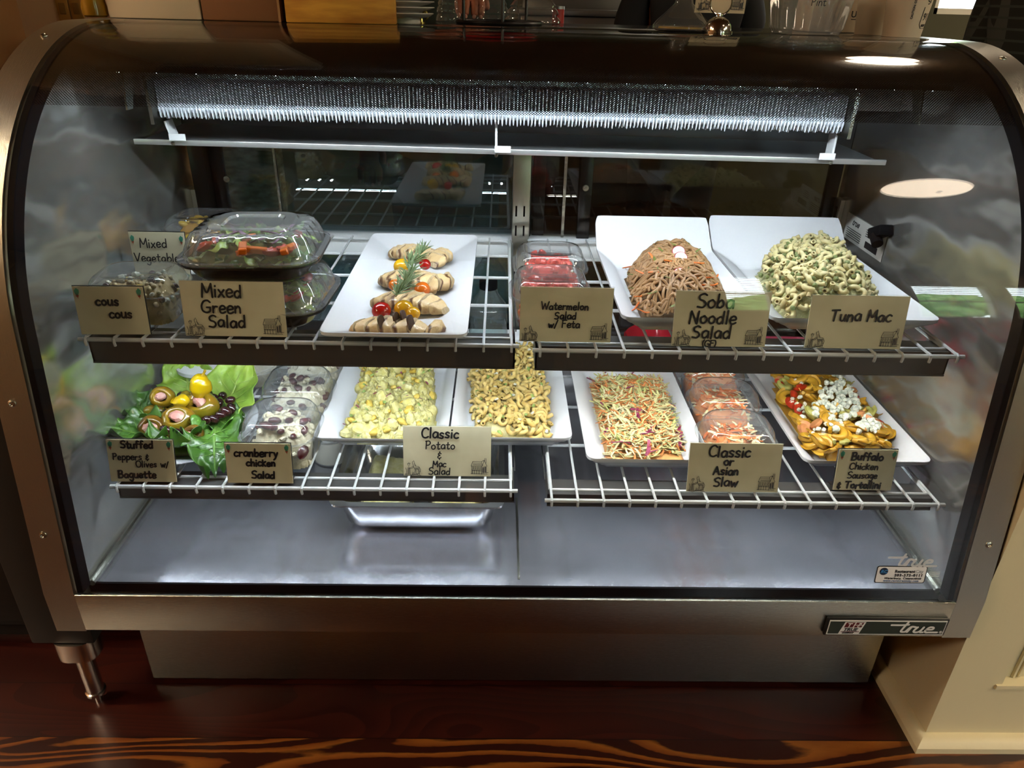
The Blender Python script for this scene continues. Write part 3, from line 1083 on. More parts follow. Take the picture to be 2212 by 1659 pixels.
for k in range(4):
    mb.box((.7409, y1_ - LW * .62, zc_ + .016 - k * .0045), (.0005, LW * .16, .0015))
mb.box((.7409, y1_ - LW * .72, zc_ - .014), (.0005, LW * .3, .014))
mb.build('label_lettering', INK, dl, smooth=False)
pc = at(1896, 512, 'x', .72)
mb = MB()
mb.box((pc.x + .008, pc.y + .01, pc.z + .008), (.03, .05, .022), Euler((R(-25), 0, 0)), .004)
mb.tube([(pc.x, pc.y + .012, pc.z), (pc.x - .002, pc.y - .01, pc.z - .012)], .011, 12)
mb.build('thermometer_clip', BLACK, case)
# ------------------------------------------------------------------ wire shelves with light channels
ZU, ZL = .79, .525


def wire_shelf(label, x0, x1, yf, yr, z, ych, zch, dx_side=.0):
    t = thing('wire_shelf', label, 'shelf', ((x0 + x1) / 2, yf, z), 0, 'white wire shelves of the case')
    w_ = x1 - x0
    mb = MB()
    rr = .0024
    mb.tube([(-w_ / 2, 0, -.003), (w_ / 2, 0, -.003)], .0037, 8)
    l = yr - yf
    # side and rear frame wire, rounded corners
    hw = w_ / 2 - .012
    fr_ = [(-hw, .035, -.006)] + [(hw * sx + math.cos(a) * .02 - sx * .02, l - .02 + math.sin(a) * .02, -.006)
                                 for sx, ang in ((-1, range(180, 89, -15)), (1, range(90, -1, -15))) for a in [R(q) for q in ang]] + [(hw, .035, -.006)]
    mb.tube(fr_ + [], .0035, 8)
    mb.tube([(-hw, .035, -.006), (hw, .035, -.006)], .003, 8)
    for yy_ in (.18, .33, .47):
        if yy_ < l - .05:
            mb.tube([(-hw, yy_, -.006), (hw, yy_, -.006)], .0032, 8)
    n = round(w_ / .0435)
    for i in range(n):
        x = -w_ / 2 + .012 + (w_ - .024) * i / (n - 1)
        mb.tube([(x, l + .004, -.0015), (x, .004, 0), (x, .001, .001), (x, -.0035, -.001), (x, -.0045, -.006), (x, -.003, -.0125)], rr, 6)
    mb.build('wire_rack', WHITEWIRE, t)
    mb = MB()
    cz0, cz1 = zch - z, -.007
    cy_ = ych - yf
    q = [(cy_, cz0 + .004), (cy_ + .004, cz0), (cy_ + .012, cz0)]
    # channel: front face, top, rear lip
    mb.bb(-w_ / 2 + .006, w_ / 2 - .006, cy_, cy_ + .003, cz0, cz1)
    mb.bb(-w_ / 2 + .006, w_ / 2 - .006, cy_ + .003, cy_ + .045, cz1 - .003, cz1)
    mb.bb(-w_ / 2 + .006, w_ / 2 - .006, cy_ - .001, cy_ + .010, cz0 - .001, cz0 + .002)
    mb.bb(-w_ / 2 + .006, -w_ / 2 + .009, cy_, cy_ + .07, cz0, cz1)
    mb.bb(w_ / 2 - .009, w_ / 2 - .006, cy_, cy_ + .07, cz0, cz1)
    ch = mb.build('light_channel', CHAN, t, smooth=False)
    mb = MB()
    mb.bb(-w_ / 2 + .02, w_ / 2 - .02, cy_ + .016, cy_ + .030, cz1 - .010, cz1 - .0035)
    mb.build('led_bar', WHITEM, ch, smooth=False)
    for k in range(18):
        MB().ell((-w_ / 2 + .03 + (w_ - .06) * k / 17, cy_ + .023, cz1 - .0112), (.0034, .0034, .0022), 8, 4).build('light_diode', mat('shelf_led_glow', (.86, .94, 1), emit=400), ch)
    for s in (-1, 1):
        MB().loft([[Vector((s * (w_ / 2 - .004) + q_, y_, z_)) for y_, z_ in ((.07, -.009), (l, -.009), (l, -.055), (l - .1, -.04))] for q_ in (-.001, .001)], True, True).build('shelf_bracket', CHAN, t, smooth=False)
    return t


wire_shelf('upper wire shelf in the left half of the case, with the chicken platter', -.711, -.010, .145, .728, ZU, .158, .740)
wire_shelf('upper wire shelf in the right half of the case, with the noodle platter', .011, .707, .130, .728, ZU, .155, .740)
wire_shelf('lower wire shelf in the left half of the case, with the stuffed peppers', -.709, -.006, .116, .70, ZL, .125, .492)
wire_shelf('lower wire shelf in the right half of the case, with the slaw', .040, .734, .090, .70, ZL, .113, .494)

# ------------------------------------------------------------------ food cards
CARD = mat('card_cream', 'd6d0b2', .45, col2='c8c1a2', scale=18, coat=.35)
HOLDER = mat('card_holder_black', (.008, .008, .008), .3)
PRINT = mat('engraving_ink', (.05, .05, .055), .6)
RADG, RADR = mat('radish_green', (.05, .30, .20), .6), mat('radish_red', (.35, .06, .03), .6)
FARM = ['0,.08 .3,.0 .6,.1 1,.02', '.05,.12 .5,.05 .9,.16', '.2,.1 .2,.45 .26,.62 .34,.45 .34,.1', '.24,.1 .26,.5', '.3,.12 .28,.5', '.23,.66 .2,.74 .27,.84 .33,.74 .28,.66', '.19,.78 .36,.8',
        '.34,.5 .46,.56 .56,.62', '.3,.46 .44,.46 .54,.55', '.5,.9 .56,.98 .62,.8 .64,.62 .86,.6 .9,.4 .82,.42 .62,.4 .56,.55 .52,.74 .48,.82 .5,.9', '.6,.76 .66,.7 .7,.62', '.66,.42 .62,.2 .64,.06',
        '.7,.42 .7,.22 .74,.08', '.82,.42 .84,.22 .8,.08', '.88,.4 .92,.22 .9,.08', '.9,.56 .97,.4 .94,.25', '.6,.5 .86,.52', '.64,.46 .84,.45', '.1,.05 .14,.3 .08,.5', '.46,.06 .5,.26 .58,.08', '.5,.1 .55,.2']
HOUSE = ['0,.12 1,.1', '.06,.1 .06,.6', '.66,.08 .66,.62', '.94,.16 .94,.6', '.02,.6 .7,.62', '.02,.6 .12,.9', '.7,.62 .64,.9 .12,.9', '.64,.9 .8,.98', '.7,.62 .8,.98', '.8,.98 .98,.6', '.84,.92 .84,1.1 .92,1.1 .92,.8',
         '.06,.36 .66,.36', '.12,.42 .12,.56 .18,.56 .18,.42 .12,.42', '.26,.42 .26,.56 .32,.56 .32,.42 .26,.42', '.40,.42 .40,.56 .46,.56 .46,.42 .40,.42', '.54,.42 .54,.56 .60,.56 .60,.42 .54,.42',
         '.10,.32 .62,.30', '.10,.10 .10,.34', '.22,.10 .22,.34', '.36,.10 .36,.34', '.5,.10 .5,.34', '.72,.2 .72,.56', '.78,.18 .78,.56', '.84,.18 .84,.56', '.9,.18 .9,.56', '.75,.15 .75,.5', '.87,.2 .87,.6', '.14,.7 .66,.7', '.13,.8 .66,.8', '.95,.2 1.06,.2']


def strokes(mb, S, x, y, s, pen, M):
    for st in S:
        pp = [tuple(float(t) for t in q.split(',')) for q in st.split()]
        ribbon(mb, [(x + a * s, y + b * s) for a, b in pp], pen, M)


def food_card(label, bl, br, ybase, zbase, hgt, lean, lines, style, yaw=0, seed=0):
    a, b = at(bl[0], bl[1], 'y', ybase), at(br[0], br[1], 'y', ybase)
    W_ = (b - a).length
    rol = math.atan2(b.z - a.z, b.x - a.x)
    t = thing('food_card', label, 'sign', ((a.x + b.x) / 2, ybase, zbase), 0, 'handwritten food cards')
    t.rotation_euler = (R(-lean), 0, R(yaw))
    mb = MB().box((0, .0012, hgt / 2), (W_, .0012, hgt), None, 0)
    mb.build('card', CARD, t, smooth=False)
    mb = MB()
    mb.box((0, .0032, hgt / 2 + .0006), (W_ + .0016, .0024, hgt + .0012))
    mb.box((.0, .016, .0012), (W_ * .92, .03, .0022))
    mb.build('holder', HOLDER if style == 's' else clear('holder_clear', (.95, .97, .96), 1.45, .05, .03), t, smooth=False)
    M = Matrix.Rotation(R(90), 4, 'X') @ Matrix.Translation((0, 0, .0001))
    rnd_ = random.Random(seed)
    mb = MB()
    for (tx, fx, fy_, fh) in lines:
        lettering(mb, tx, (fx - .5) * W_, fy_ * hgt, fh * hgt, M, .0016 if fh > .16 else .0011, rnd_, .06)
    mb.build('handwriting', INK, t, smooth=False)
    if style == 'l':
        mb = MB()
        strokes(mb, FARM, -W_ * .49, hgt * .0, W_ * .19, .00042, M)
        mb.build('engraved_farmer_and_horse', PRINT, t, smooth=False)
        mb = MB()
        strokes(mb, HOUSE, W_ * .27, hgt * .02, W_ * .19, .00042, M)
        mb.build('engraved_house', PRINT, t, smooth=False)
    else:
        for s in (-1, 1):
            x, y = s * W_ * .44, hgt * .84
            mb = MB()
            for dx, hh in ((-.0018, .006), (0, .0085), (.0018, .0068)):
                ribbon(mb, [(x, y), (x + dx, y + hh * .5), (x + dx * 1.1, y + hh)], .0017, M)
            mb.build('printed_radish_leaves', RADG, t, smooth=False)
            mb = MB()
            ribbon(mb, [(x, y), (x, y - .0022)], .0021, M)
            ribbon(mb, [(x, y - .003), (x + .0003, y - .006)], .0005, M)
            mb.build('printed_radish', RADR, t, smooth=False)
    return t


yu, yl = .152, .122
food_card('large cream card reading Mixed Green Salad', (404, 737), (622, 740), yu, ZU + .003, .089, 8, [('Mixed', .40, .72, .23), ('Green', .38, .43, .22), ('Salad', .42, .17, .22)], 'l', 0, 1)
food_card('large cream card reading Watermelon Salad w/ Feta', (1122, 741), (1318, 743), .15, ZU + .003, .090, 6, [('Watermelon', .48, .60, .13), ('Salad', .49, .43, .13), ('w/ Feta', .48, .27, .13)], 'l', 0, 2)
food_card('large clear-sleeved card reading Soba Noodle Salad', (1449, 754), (1650, 758), .142, ZU + .003, .090, 8, [('Soba', .42, .71, .25), ('Noodle', .41, .42, .23), ('Salad', .41, .15, .23), ('(GF)', .40, -.0, .11)], 'l', 0, 3)
food_card('large cream card reading Tuna Mac', (1736, 757), (1942, 762), .142, ZU + .003, .087, 8, [('Tuna Mac', .53, .53, .21)], 'l', 0, 4)
food_card('large cream card reading Classic Potato & Mac Salad', (872, 1027), (1060, 1027), .150, ZL + .003, .092, 14, [('Classic', .42, .77, .19), ('Potato', .42, .55, .155), ('&', .41, .36, .15), ('Mac', .41, .19, .12), ('Salad', .41, .03, .14)], 'l', 0, 5)
food_card('large cream card reading Classic or Asian Slaw', (1482, 1064), (1678, 1070), .112, ZL + .003, .090, 12, [('Classic', .43, .73, .215), ('or', .43, .56, .17), ('Asian', .41, .36, .165), ('Slaw', .42, .12, .19)], 'l', 0, 6)
food_card('small cream card reading Cous Cous', (182, 738), (328, 742), yu, ZU + .003, .078, 6, [('cous', .46, .62, .19), ('cous', .62, .36, .19)], 's', 2, 7)
food_card('small cream card reading Mixed Vegetables', (292, 590), (410, 594), .375, ZU + .003, .100, 4, [('Mixed', .42, .72, .16), ('Vegetables', .48, .46, .15)], 's', 0, 8)
food_card('small cream card reading Stuffed Peppers & Olives w/ Baguette', (243, 1050), (384, 1051), yl, ZL + .003, .077, 12, [('Stuffed', .46, .81, .17), ('Peppers &', .35, .53, .15), ('Olives w/', .66, .36, .145), ('Baguette', .41, .10, .17)], 's', 0, 9)
food_card('small cream card reading Cranberry Chicken Salad', (494, 1050), (634, 1050), yl, ZL + .003, .074, 10, [('cranberry', .47, .68, .19), ('chicKen', .53, .44, .17), ('Salad', .55, .13, .18)], 's', 0, 10)
food_card('small cream card reading Buffalo Chicken Sausage & Tortellini', (1798, 1064), (1925, 1057), .122, ZL + .003, .077, 10, [('Buffalo', .49, .75, .18), ('ChicKen', .46, .52, .16), ('Sausage', .46, .30, .155), ('& Tortellini', .43, .05, .165)], 's', 0, 11)

# ------------------------------------------------------------------ white platters
PORC = mat('white_porcelain', (.74, .76, .79), .16, coat=.3)
PLATES = {}


def platter(label, x0, x1, y0, y1, z, rim, rear, wx0, wx1, wy0, wy1, group='white serving platters', rear_pow=1.0, yaw=0, side_pow=.8):
    """rim rectangle x0..x1, y0..y1; flat well wx0..wx1, wy0..wy1; the rear end sweeps up to rear"""
    cx, cy_ = (x0 + x1) / 2, (y0 + y1) / 2
    t = thing('serving_platter', label, 'platter', (cx, cy_, z), R(yaw), group)
    w_, l = x1 - x0, y1 - y0

    def h(x, y):
        a = max((wx0 - x) / (wx0 - x0), (x - wx1) / (x1 - wx1), 0)
        f = max((wy0 - y) / (wy0 - y0), 0)
        b = max((y - wy1) / (y1 - wy1), 0)
        hb = rear * b ** rear_pow
        return max(rim * min(1, a * 1.02) ** side_pow, rim * min(1, f) ** side_pow, hb)

    def fn(u, v):
        # round the four outer corners a little
        x, y = x0 + u * w_, y0 + v * l
        rc = .016
        px, py = x - cx, y - cy_
        ex, ey = abs(px) - (w_ / 2 - rc), abs(py) - (l / 2 - rc)
        if ex > 0 and ey > 0:
            m = max(ex, ey)
            d = math.hypot(ex, ey)
            if d > 0:
                k = m / d
                px = math.copysign(w_ / 2 - rc + ex * k, px)
                py = math.copysign(l / 2 - rc + ey * k, py)
        return (px, py, h(x, y) + .006)
    mb = MB().grid(fn, 44, 56, .0055)
    o = mb.build('dish', PORC, t, ang=60)
    foot = MB()
    fw, fl = (wx1 - wx0) * .8, (wy1 - wy0) * .8
    fx, fyy = (wx0 + wx1) / 2 - cx, (wy0 + wy1) / 2 - cy_
    foot.loft([rrect(fw, fl, .02, .0, 4, fx, fyy), rrect(fw, fl, .02, .002, 4, fx, fyy)], True, True)
    foot.build('foot_ring', PORC, t)
    return t


platter('white rectangular platter of sliced grilled chicken', -.322, -.092, .113, .645, ZU + .0045, .019, .021, -.268, -.144, .170, .580, side_pow=1.0)
platter('white platter with upswept end under the noodles', .158, .398, .178, .612, ZU + .0045, .026, .078, .195, .352, .200, .50, rear_pow=1.3)
platter('white platter with upswept end under the tuna macaroni', .404, .690, .185, .632, ZU + .0045, .026, .078, .450, .645, .210, .51, rear_pow=1.3)
platter('white platter of potato salad', -.381, -.135, .215, .64, ZL + .0045, .028, .05, -.335, -.162, .245, .54, rear_pow=1.3)
platter('white platter of golden macaroni salad', -.131, .097, .225, .718, ZL + .0045, .028, .03, -.105, .062, .25, .695, rear_pow=1.3)
platter('white platter of shredded slaw', .117, .340, .158, .62, ZL + .0045, .028, .05, .155, .305, .18, .52, rear_pow=1.3)
platter('white platter of tortellini and sausage', .507, .740, .160, .62, ZL + .0045, .028, .05, .545, .702, .19, .52, rear_pow=1.3)
# ------------------------------------------------------------------ food: shapes
rnd = random.Random(11)


def proto(mb, name, m, ang=45):
    """first copy of a kind: kept out of the scene until place() links copies"""
    me = mb.build(name, m, None, None, True, ang)
    me_ = me.data
    bpy.data.objects.remove(me)
    return me_


def place(name, meshes, loc, rot, scale, label, cat, group):
    me = rnd.choice(meshes) if isinstance(meshes, list) else meshes
    o = bpy.data.objects.new(name, me)
    C.objects.link(o)
    o.location = loc
    o.rotation_euler = rot
    o.scale = (scale,) * 3 if not isinstance(scale, (tuple, list)) else scale
    return tag(o, label, cat, group)


def spread(n, inside, x0, x1, y0, y1, k=8):
    """n well spaced points"""
    P = []
    while len(P) < n:
        best, bd = None, -1
        for _ in range(k):
            for _t in range(200):
                p = (rnd.uniform(x0, x1), rnd.uniform(y0, y1))
                if inside(*p):
                    break
            d = min([(p[0] - q[0]) ** 2 + (p[1] - q[1]) ** 2 for q in P] or [9])
            if d > bd:
                best, bd = p, d
        P.append(best)
    return P


class Mound:
    """heap with outline = polygon in the plane of the dish, height H over zbase"""
    def __init__(s, poly, z, H, edge=.03, bumps=.2, seed=0):
        s.poly, s.z, s.H, s.edge = poly, z, H, edge
        r = random.Random(seed)
        s.w = [(r.uniform(20, 60), r.uniform(20, 60), r.uniform(0, 6), r.uniform(0, 6)) for _ in range(3)]
        s.b = bumps
        xs, ys = [p[0] for p in poly], [p[1] for p in poly]
        s.bb = (min(xs), max(xs), min(ys), max(ys))

    def dist(s, x, y):
        ins, d = False, 9
        P = s.poly
        for i in range(len(P)):
            (ax, ay), (bx, by) = P[i], P[i - 1]
            if (ay > y) != (by > y) and x < (bx - ax) * (y - ay) / (by - ay) + ax:
                ins = not ins
            dx, dy = bx - ax, by - ay
            t = max(0, min(1, ((x - ax) * dx + (y - ay) * dy) / (dx * dx + dy * dy + 1e-12)))
            d = min(d, math.hypot(x - ax - t * dx, y - ay - t * dy))
        return d if ins else -d

    def h(s, x, y):
        d = s.dist(x, y)
        if d <= 0:
            return 0
        k = math.sin(min(1, d / s.edge) * PI / 2) ** .8
        q = sum(math.sin(x * a + c) * math.sin(y * b + e) for a, b, c, e in s.w) / 3
        return s.H * k * (1 + s.b * q)

    def pts(s, n, inset=.004):
        b = s.bb
        return spread(n, lambda x, y: s.dist(x, y) > inset, *b)

    def mesh(s, name, m, nu=40, nv=50, rough=.002, lower=0, stuff=True, label=None, cat=None, seed=1):
        r = random.Random(seed)
        x0, x1, y0, y1 = s.bb
        idx, vs, fs = {}, [], []
        for j in range(nv + 1):
            for i in range(nu + 1):
                x, y = x0 + (x1 - x0) * i / nu, y0 + (y1 - y0) * j / nv
                if s.dist(x, y) > -.002:
                    idx[i, j] = len(vs)
                    vs.append((x, y, s.z + max(0, s.h(x, y) - lower) + r.uniform(-rough, rough) * (1 if s.dist(x, y) > .004 else 0)))
        for j in range(nv):
            for i in range(nu):
                q = [(i, j), (i + 1, j), (i + 1, j + 1), (i, j + 1)]
                if all(a in idx for a in q):
                    fs.append([idx[a] for a in q])
        mb = MB()
        mb.add(vs, fs)
        # close it underneath
        o = len(vs)
        mb.add([(v[0], v[1], s.z - .0005) for v in vs], [list(reversed(f)) for f in fs])
        from collections import Counter
        ec = Counter()
        for f in fs:
            for a, b in zip(f, f[1:] + f[:1]):
                ec[(a, b)] += 1
        mb.f += [(b, a, a + o, b + o) for (a, b) in ec if (b, a) not in ec]
        mb.mi += [0] * (len(mb.f) - len(mb.mi))
        ob = mb.build(name, m, None, None, True, 75)
        return tag(ob, label, cat, None, 'stuff' if stuff else None)


def pxpoly(px, z):
    return [(p.x, p.y) for p in (at(u, v, 'z', z) for u, v in px)]


def rr3(k=PI):
    return (rnd.uniform(-k, k), rnd.uniform(-k, k), rnd.uniform(-PI, PI))


# shapes of pieces
def elbow(R0, r, sweep, n=9, twist=0, hole=True):
    mb = MB()
    P = []
    for i in range(n):
        a = R(sweep) * (i / (n - 1) - .5)
        P.append((R0 * math.cos(a) - R0 * .6, R0 * math.sin(a), twist * (i / (n - 1) - .5)))
    mb.tube(P, r, 9, False)
    # hollow ends
    mb.tube(P[::-1], r * .55, 9, False)
    k = len(mb.v) // 2
    for base, far in ((0, k + (n - 1) * 9), ((n - 1) * 9, k)):
        a = [Vector(v) for v in mb.v[base:base + 9]]
        c = sum(a, Vector()) / 9
        t = [tuple(c + (v - c) * .55) for v in a]
        o = len(mb.v)
        mb.v += t
        fs = [(base + i, base + (i + 1) % 9, o + (i + 1) % 9, o + i) for i in range(9)]
        if base == 0:
            fs = [tuple(reversed(f)) for f in fs]
        mb.f += fs
        mb.mi += [0] * 9
    return mb


def chunk(sz, seed, jag=.35, n=10, m=6):
    r = random.Random(seed)
    ax = [Vector((r.gauss(0, 1), r.gauss(0, 1), r.gauss(0, 1))).normalized() for _ in range(5)]
    am = [r.uniform(-jag, jag) for _ in ax]

    def fn(d):
        return max(.45, 1 + sum(a * max(0, d.dot(v)) ** 2 for a, v in zip(am, ax)))
    return MB().ell((0, 0, 0), sz, n, m, None, 0, fn)


def cubeish(sz, seed, bev=.2):
    r = random.Random(seed)
    mb = MB().box((0, 0, 0), sz, None, min(sz) * bev, 0, 1)
    sh = [r.uniform(-.25, .25) for _ in range(4)]
    mb.v = [(x + sh[0] * y + sh[1] * z, y + sh[2] * z, z + sh[3] * x * .5) for x, y, z in mb.v]
    return mb


def strip(l, w_, t, curl, seed, n=7):
    r = random.Random(seed)
    P = []
    a = 0
    p = Vector((0, 0, 0))
    dz = r.uniform(-.3, .3)
    for i in range(n):
        P.append(p.copy())
        a += r.uniform(.3, 1) * curl / n
        p = p + Vector((math.cos(a), math.sin(a), dz * math.sin(i))) * l / (n - 1)
    c = sum(P, Vector()) / n
    rr = [w_ * (.55 + .45 * math.sin(PI * (i + .5) / n)) for i in range(n)]
    return MB().tube([q - c for q in P], rr, 5, True, 0, False, t / w_)


# materials of the food
PASTA = mat('golden_pasta', 'd2bb78', .38, col2='c6a85c', scale=60, coat=.25, sss=.15)
PASTAW = mat('creamy_pasta', 'd6cb9a', .42, col2='c6ba84', scale=70, coat=.2, sss=.15)
PEA = mat('pea_green', '62703e', .5, col2='7c8656', scale=90)
CREAMD = mat('creamy_dressing', 'cfc590', .4, col2='b9ae74', scale=60, coat=.2, bump=.002, bscale=120)
POT = mat('potato', 'd2ba58', .45, col2='bd9c38', scale=45, coat=.2, bump=.0015, bscale=140)
POTC = mat('potato_cream', 'd6d098', .42, col2='c2b868', scale=90, coat=.15, bump=.003, bscale=160)
CELERY = mat('celery_green', '7f9a4a', .4, col2='a2b56a', scale=70)
WHITEB = mat('white_bits', 'dadbd0', .5, col2='c4c8b4', scale=90)
ONION = mat('red_onion', '7c1040', .35, col2='96506c', scale=40, stretch=(1, 3, 1))
CARROT = mat('carrot', 'd9701c', .4, col2='c45a10', scale=60, coat=.15)
CARROTP = mat('carrot_pale', 'dc8f55', .4, col2='c97a3c', scale=50)
CABB = mat('cabbage', 'd6d29c', .4, col2='b9bf76', scale=18, coat=.2)
CABB2 = mat('cabbage_pale', 'dcd6b0', .4, col2='c8bd8a', scale=25, coat=.2)
SLAWS = mat('slaw_dressing', 'd9a870', .3, col2='cf9a60', scale=15, coat=.3)
NOOD = mat('buckwheat_noodle', 'a8845c', .4, col2='8f6d48', scale=20, coat=.25)
HERB = mat('herb_green', '4d5c26', .5, col2='69742f', scale=60)
ROSE = mat('rosemary', '4c6336', .5, col2='6d845a', scale=120)
CHK = mat('grilled_chicken', 'd3ae78', .5, col2='8f5e2c', scale=34, contrast=(.45, .78), coat=.1, bump=.0015, bscale=90)
CHKIN = mat('chicken_inside', 'd9c8a6', .5, col2='c6b088', scale=50, stretch=(1, 6, 1), bump=.0008, bscale=100)
CHAR = mat('grill_char', '2a1a10', .5, col2='4a3018', scale=60)
TOM = mat('tomato_red', 'a8140e', .18, coat=.5)
TOMC = mat('tomato_cut', 'c23a1c', .3, col2='a82a12', scale=60, coat=.4)
TOMO = mat('tomato_orange', 'd96a12', .2, coat=.5)
TOMY = mat('tomato_yellow', 'dba416', .2, coat=.5)
RADS = mat('radish_skin', 'a02838', .3)
RADW = mat('radish_flesh', 'd8b8b4', .35, col2='dcc8c8', scale=40)
TORT = mat('tortellini_yellow', 'c2982e', .4, col2='aa7e1e', scale=50, coat=.25, sss=.1)
TORTG = mat('tortellini_green', '8f8f4a', .4, col2='a8a258', scale=60, coat=.25)
SAUS = mat('sausage', 'c98c5c', .45, col2='b06f42', scale=60, bump=.0006, bscale=150)
FETA = mat('white_cheese', 'dcdccc', .6, col2='cfd2c2', scale=60)
BLUE = mat('blue_cheese', 'd8dccb', .6, col2='8e9c92', scale=70, contrast=(.5, .72), bump=.001, bscale=150)
OLIVEG = mat('green_olive', '8c7a22', .25, col2='7a6416', scale=40, coat=.5)
PEPB = mat('stuffed_pepper', '8a6612', .22, col2='6f6a14', scale=22, coat=.6)
PEPB2 = mat('stuffed_pepper_brown', '5f3f0c', .22, col2='7a5c12', scale=26, coat=.6)
HAM = mat('ham_filling', 'c98a80', .4, col2='d8b0a6', scale=60)
PEPP = mat('pepperoncini', 'c9a400', .22, col2='b99a08', scale=24, coat=.6)
KALA = mat('kalamata_olive', '1c0a0e', .15, col2='3a141a', scale=40, coat=.6)
LETT = mat('lettuce', '5f8a24', .45, col2='a3bd4c', scale=11, coat=.25, bump=.0025, bscale=45, detail=4)
LETTD = mat('lettuce_dark', '2a5216', .42, col2='52812a', scale=14, coat=.3, bump=.003, bscale=45, detail=4)
WMEL = mat('watermelon', 'c2382c', .3, col2='d0584a', scale=50, coat=.4, sss=.1)
CRAN = mat('cranberry', '35060c', .3, col2='4c0d14', scale=60, coat=.4)
CHSAL = mat('chicken_salad', 'd6cfb6', .5, col2='bfb696', scale=55, bump=.003, bscale=120)
COUS = mat('pearl_couscous', 'b3a078', .5, col2='9c8a5c', scale=60)
OIL = mat('oil_gold', 'a8780e', .15, coat=.5)

elb = [proto(elbow(.0085, .0042, 200 + 20 * k, 9, .004 * (k - 1)), 'elbow_macaroni_%d' % k, PASTA) for k in range(3)]
elbw = [proto(elbow(.0088, .0044, 170 + 25 * k, 8, .004 * (k - 1)), 'cream_macaroni_%d' % k, PASTAW) for k in range(3)]
pea = proto(MB().ell((0, 0, 0), (.0048, .0048, .0045), 10, 7), 'pea', PEA)
cel = [proto(cubeish((.010, .006, .003), k), 'celery_bit_%d' % k, CELERY) for k in range(3)]
wbit = [proto(cubeish((.008, .006, .003), 10 + k), 'white_bit_%d' % k, WHITEB) for k in range(3)]
pot = [proto(chunk((.012, .010, .008), 20 + k, .5, 9, 6), 'potato_chunk_%d' % k, POTC, 32) for k in range(5)]
potk = [proto(cubeish((.020, .016, .011), 30 + k, .3), 'potato_cube_%d' % k, POT) for k in range(3)]
oni = [proto(strip(.018, .0024, .0012, 1.2, 40 + k), 'onion_strip_%d' % k, ONION) for k in range(3)]

# ------------------------------------------------------------------ golden macaroni salad and potato salad
DZ = .0105 + .0045          # top of a dish's well over its shelf
mz = ZL + DZ - .0043
mm = Mound(pxpoly([(1014, 742), (1168, 742), (1195, 905), (1182, 934), (1060, 934), (1022, 910)], mz + .02), mz, .026, .03, .2, 3)
mm.poly = [(x, min(y, .69)) for x, y in mm.poly]
mm.mesh('macaroni_dressing', CREAMD, 30, 40, .001, .007, label='creamy dressing between the golden elbow macaroni', cat='dressing')
for i, (x, y) in enumerate(mm.pts(262)):
    place('elbow_macaroni', elb, (x, y, mm.z + mm.h(x, y) + rnd.uniform(-.003, .003)), (rnd.uniform(-.9, .9), rnd.uniform(-.9, .9), rnd.uniform(-PI, PI)), rnd.uniform(.9, 1.1),
          'golden elbow macaroni in the heap on the white platter beside the potato salad', 'macaroni', 'golden elbow macaroni of the mac salad')
for i, (x, y) in enumerate(mm.pts(34)):
    place('celery_bit', cel, (x, y, mm.z + mm.h(x, y) + .0045), rr3(.5), rnd.uniform(.7, 1.1), 'small green celery bit on the golden macaroni', 'celery', 'celery bits in the mac salad')
for i, (x, y) in enumerate(mm.pts(30)):
    place('onion_bit', wbit, (x, y, mm.z + mm.h(x, y) + .005), rr3(.5), rnd.uniform(.7, 1.1), 'small white bit on the golden macaroni', 'onion', 'white bits in the mac salad')

pm = Mound(pxpoly([(775, 775), (938, 775), (940, 860), (942, 900), (915, 938), (770, 940), (735, 915), (768, 860)], mz + .02), mz, .032, .035, .25, 5)
pm.poly = [(x, min(y, .56)) for x, y in pm.poly]
pm.mesh('mashed_potato', POTC, 64, 76, .0048, .002, label='soft yellow potato mash between the potato chunks', cat='potato salad')
for x, y in pm.pts(105):
    place('potato_chunk', pot, (x, y, pm.z + pm.h(x, y) + rnd.uniform(-.004, .002)), rr3(), rnd.uniform(.4, 1.35), 'creamy yellow potato chunk in the potato salad heap', 'potato', 'creamy chunks of the potato salad')
for x, y in pm.pts(34):
    place('potato_cube', potk, (x, y, pm.z + pm.h(x, y) + .001), rr3(.6), rnd.uniform(.6, 1.0), 'smooth golden potato cube showing in the potato salad', 'potato', 'golden cubes of the potato salad')
for x, y in pm.pts(26):
    place('onion_strip', oni, (x, y, pm.z + pm.h(x, y) + .006), rr3(.3), rnd.uniform(.35, .8), 'thin red onion strip in the potato salad', 'onion', 'red onion strips of the potato salad')
for x, y in pm.pts(36):
    place('celery_bit', cel, (x, y, pm.z + pm.h(x, y) + .005), rr3(.7), rnd.uniform(.5, .9), 'green celery bit in the potato salad', 'celery', 'celery bits of the potato salad')

# ------------------------------------------------------------------ tuna macaroni
uz = ZU + DZ - .0043
tm = Mound(pxpoly([(1632, 580), (1665, 548), (1750, 535), (1800, 540), (1838, 570), (1888, 622), (1892, 660), (1770, 684), (1700, 682), (1668, 650), (1640, 610)], uz + .012), uz, .058, .06, .12, 7)
tm.mesh('tuna_dressing', mat('tuna_dressing', 'b5b183', .45, col2='98996a', scale=60, bump=.003, bscale=130), 44, 48, .003, .013, label='pale tuna and mayonnaise mixture between the macaroni and peas', cat='dressing')
for x, y in tm.pts(235):
    place('cream_macaroni', elbw, (x, y, tm.z + tm.h(x, y) + rnd.uniform(-.003, .003)), (rnd.uniform(-1, 1), rnd.uniform(-1, 1), rnd.uniform(-PI, PI)), rnd.uniform(.9, 1.15),
          'pale creamy macaroni in the tuna macaroni heap', 'macaroni', 'creamy macaroni of the tuna mac')
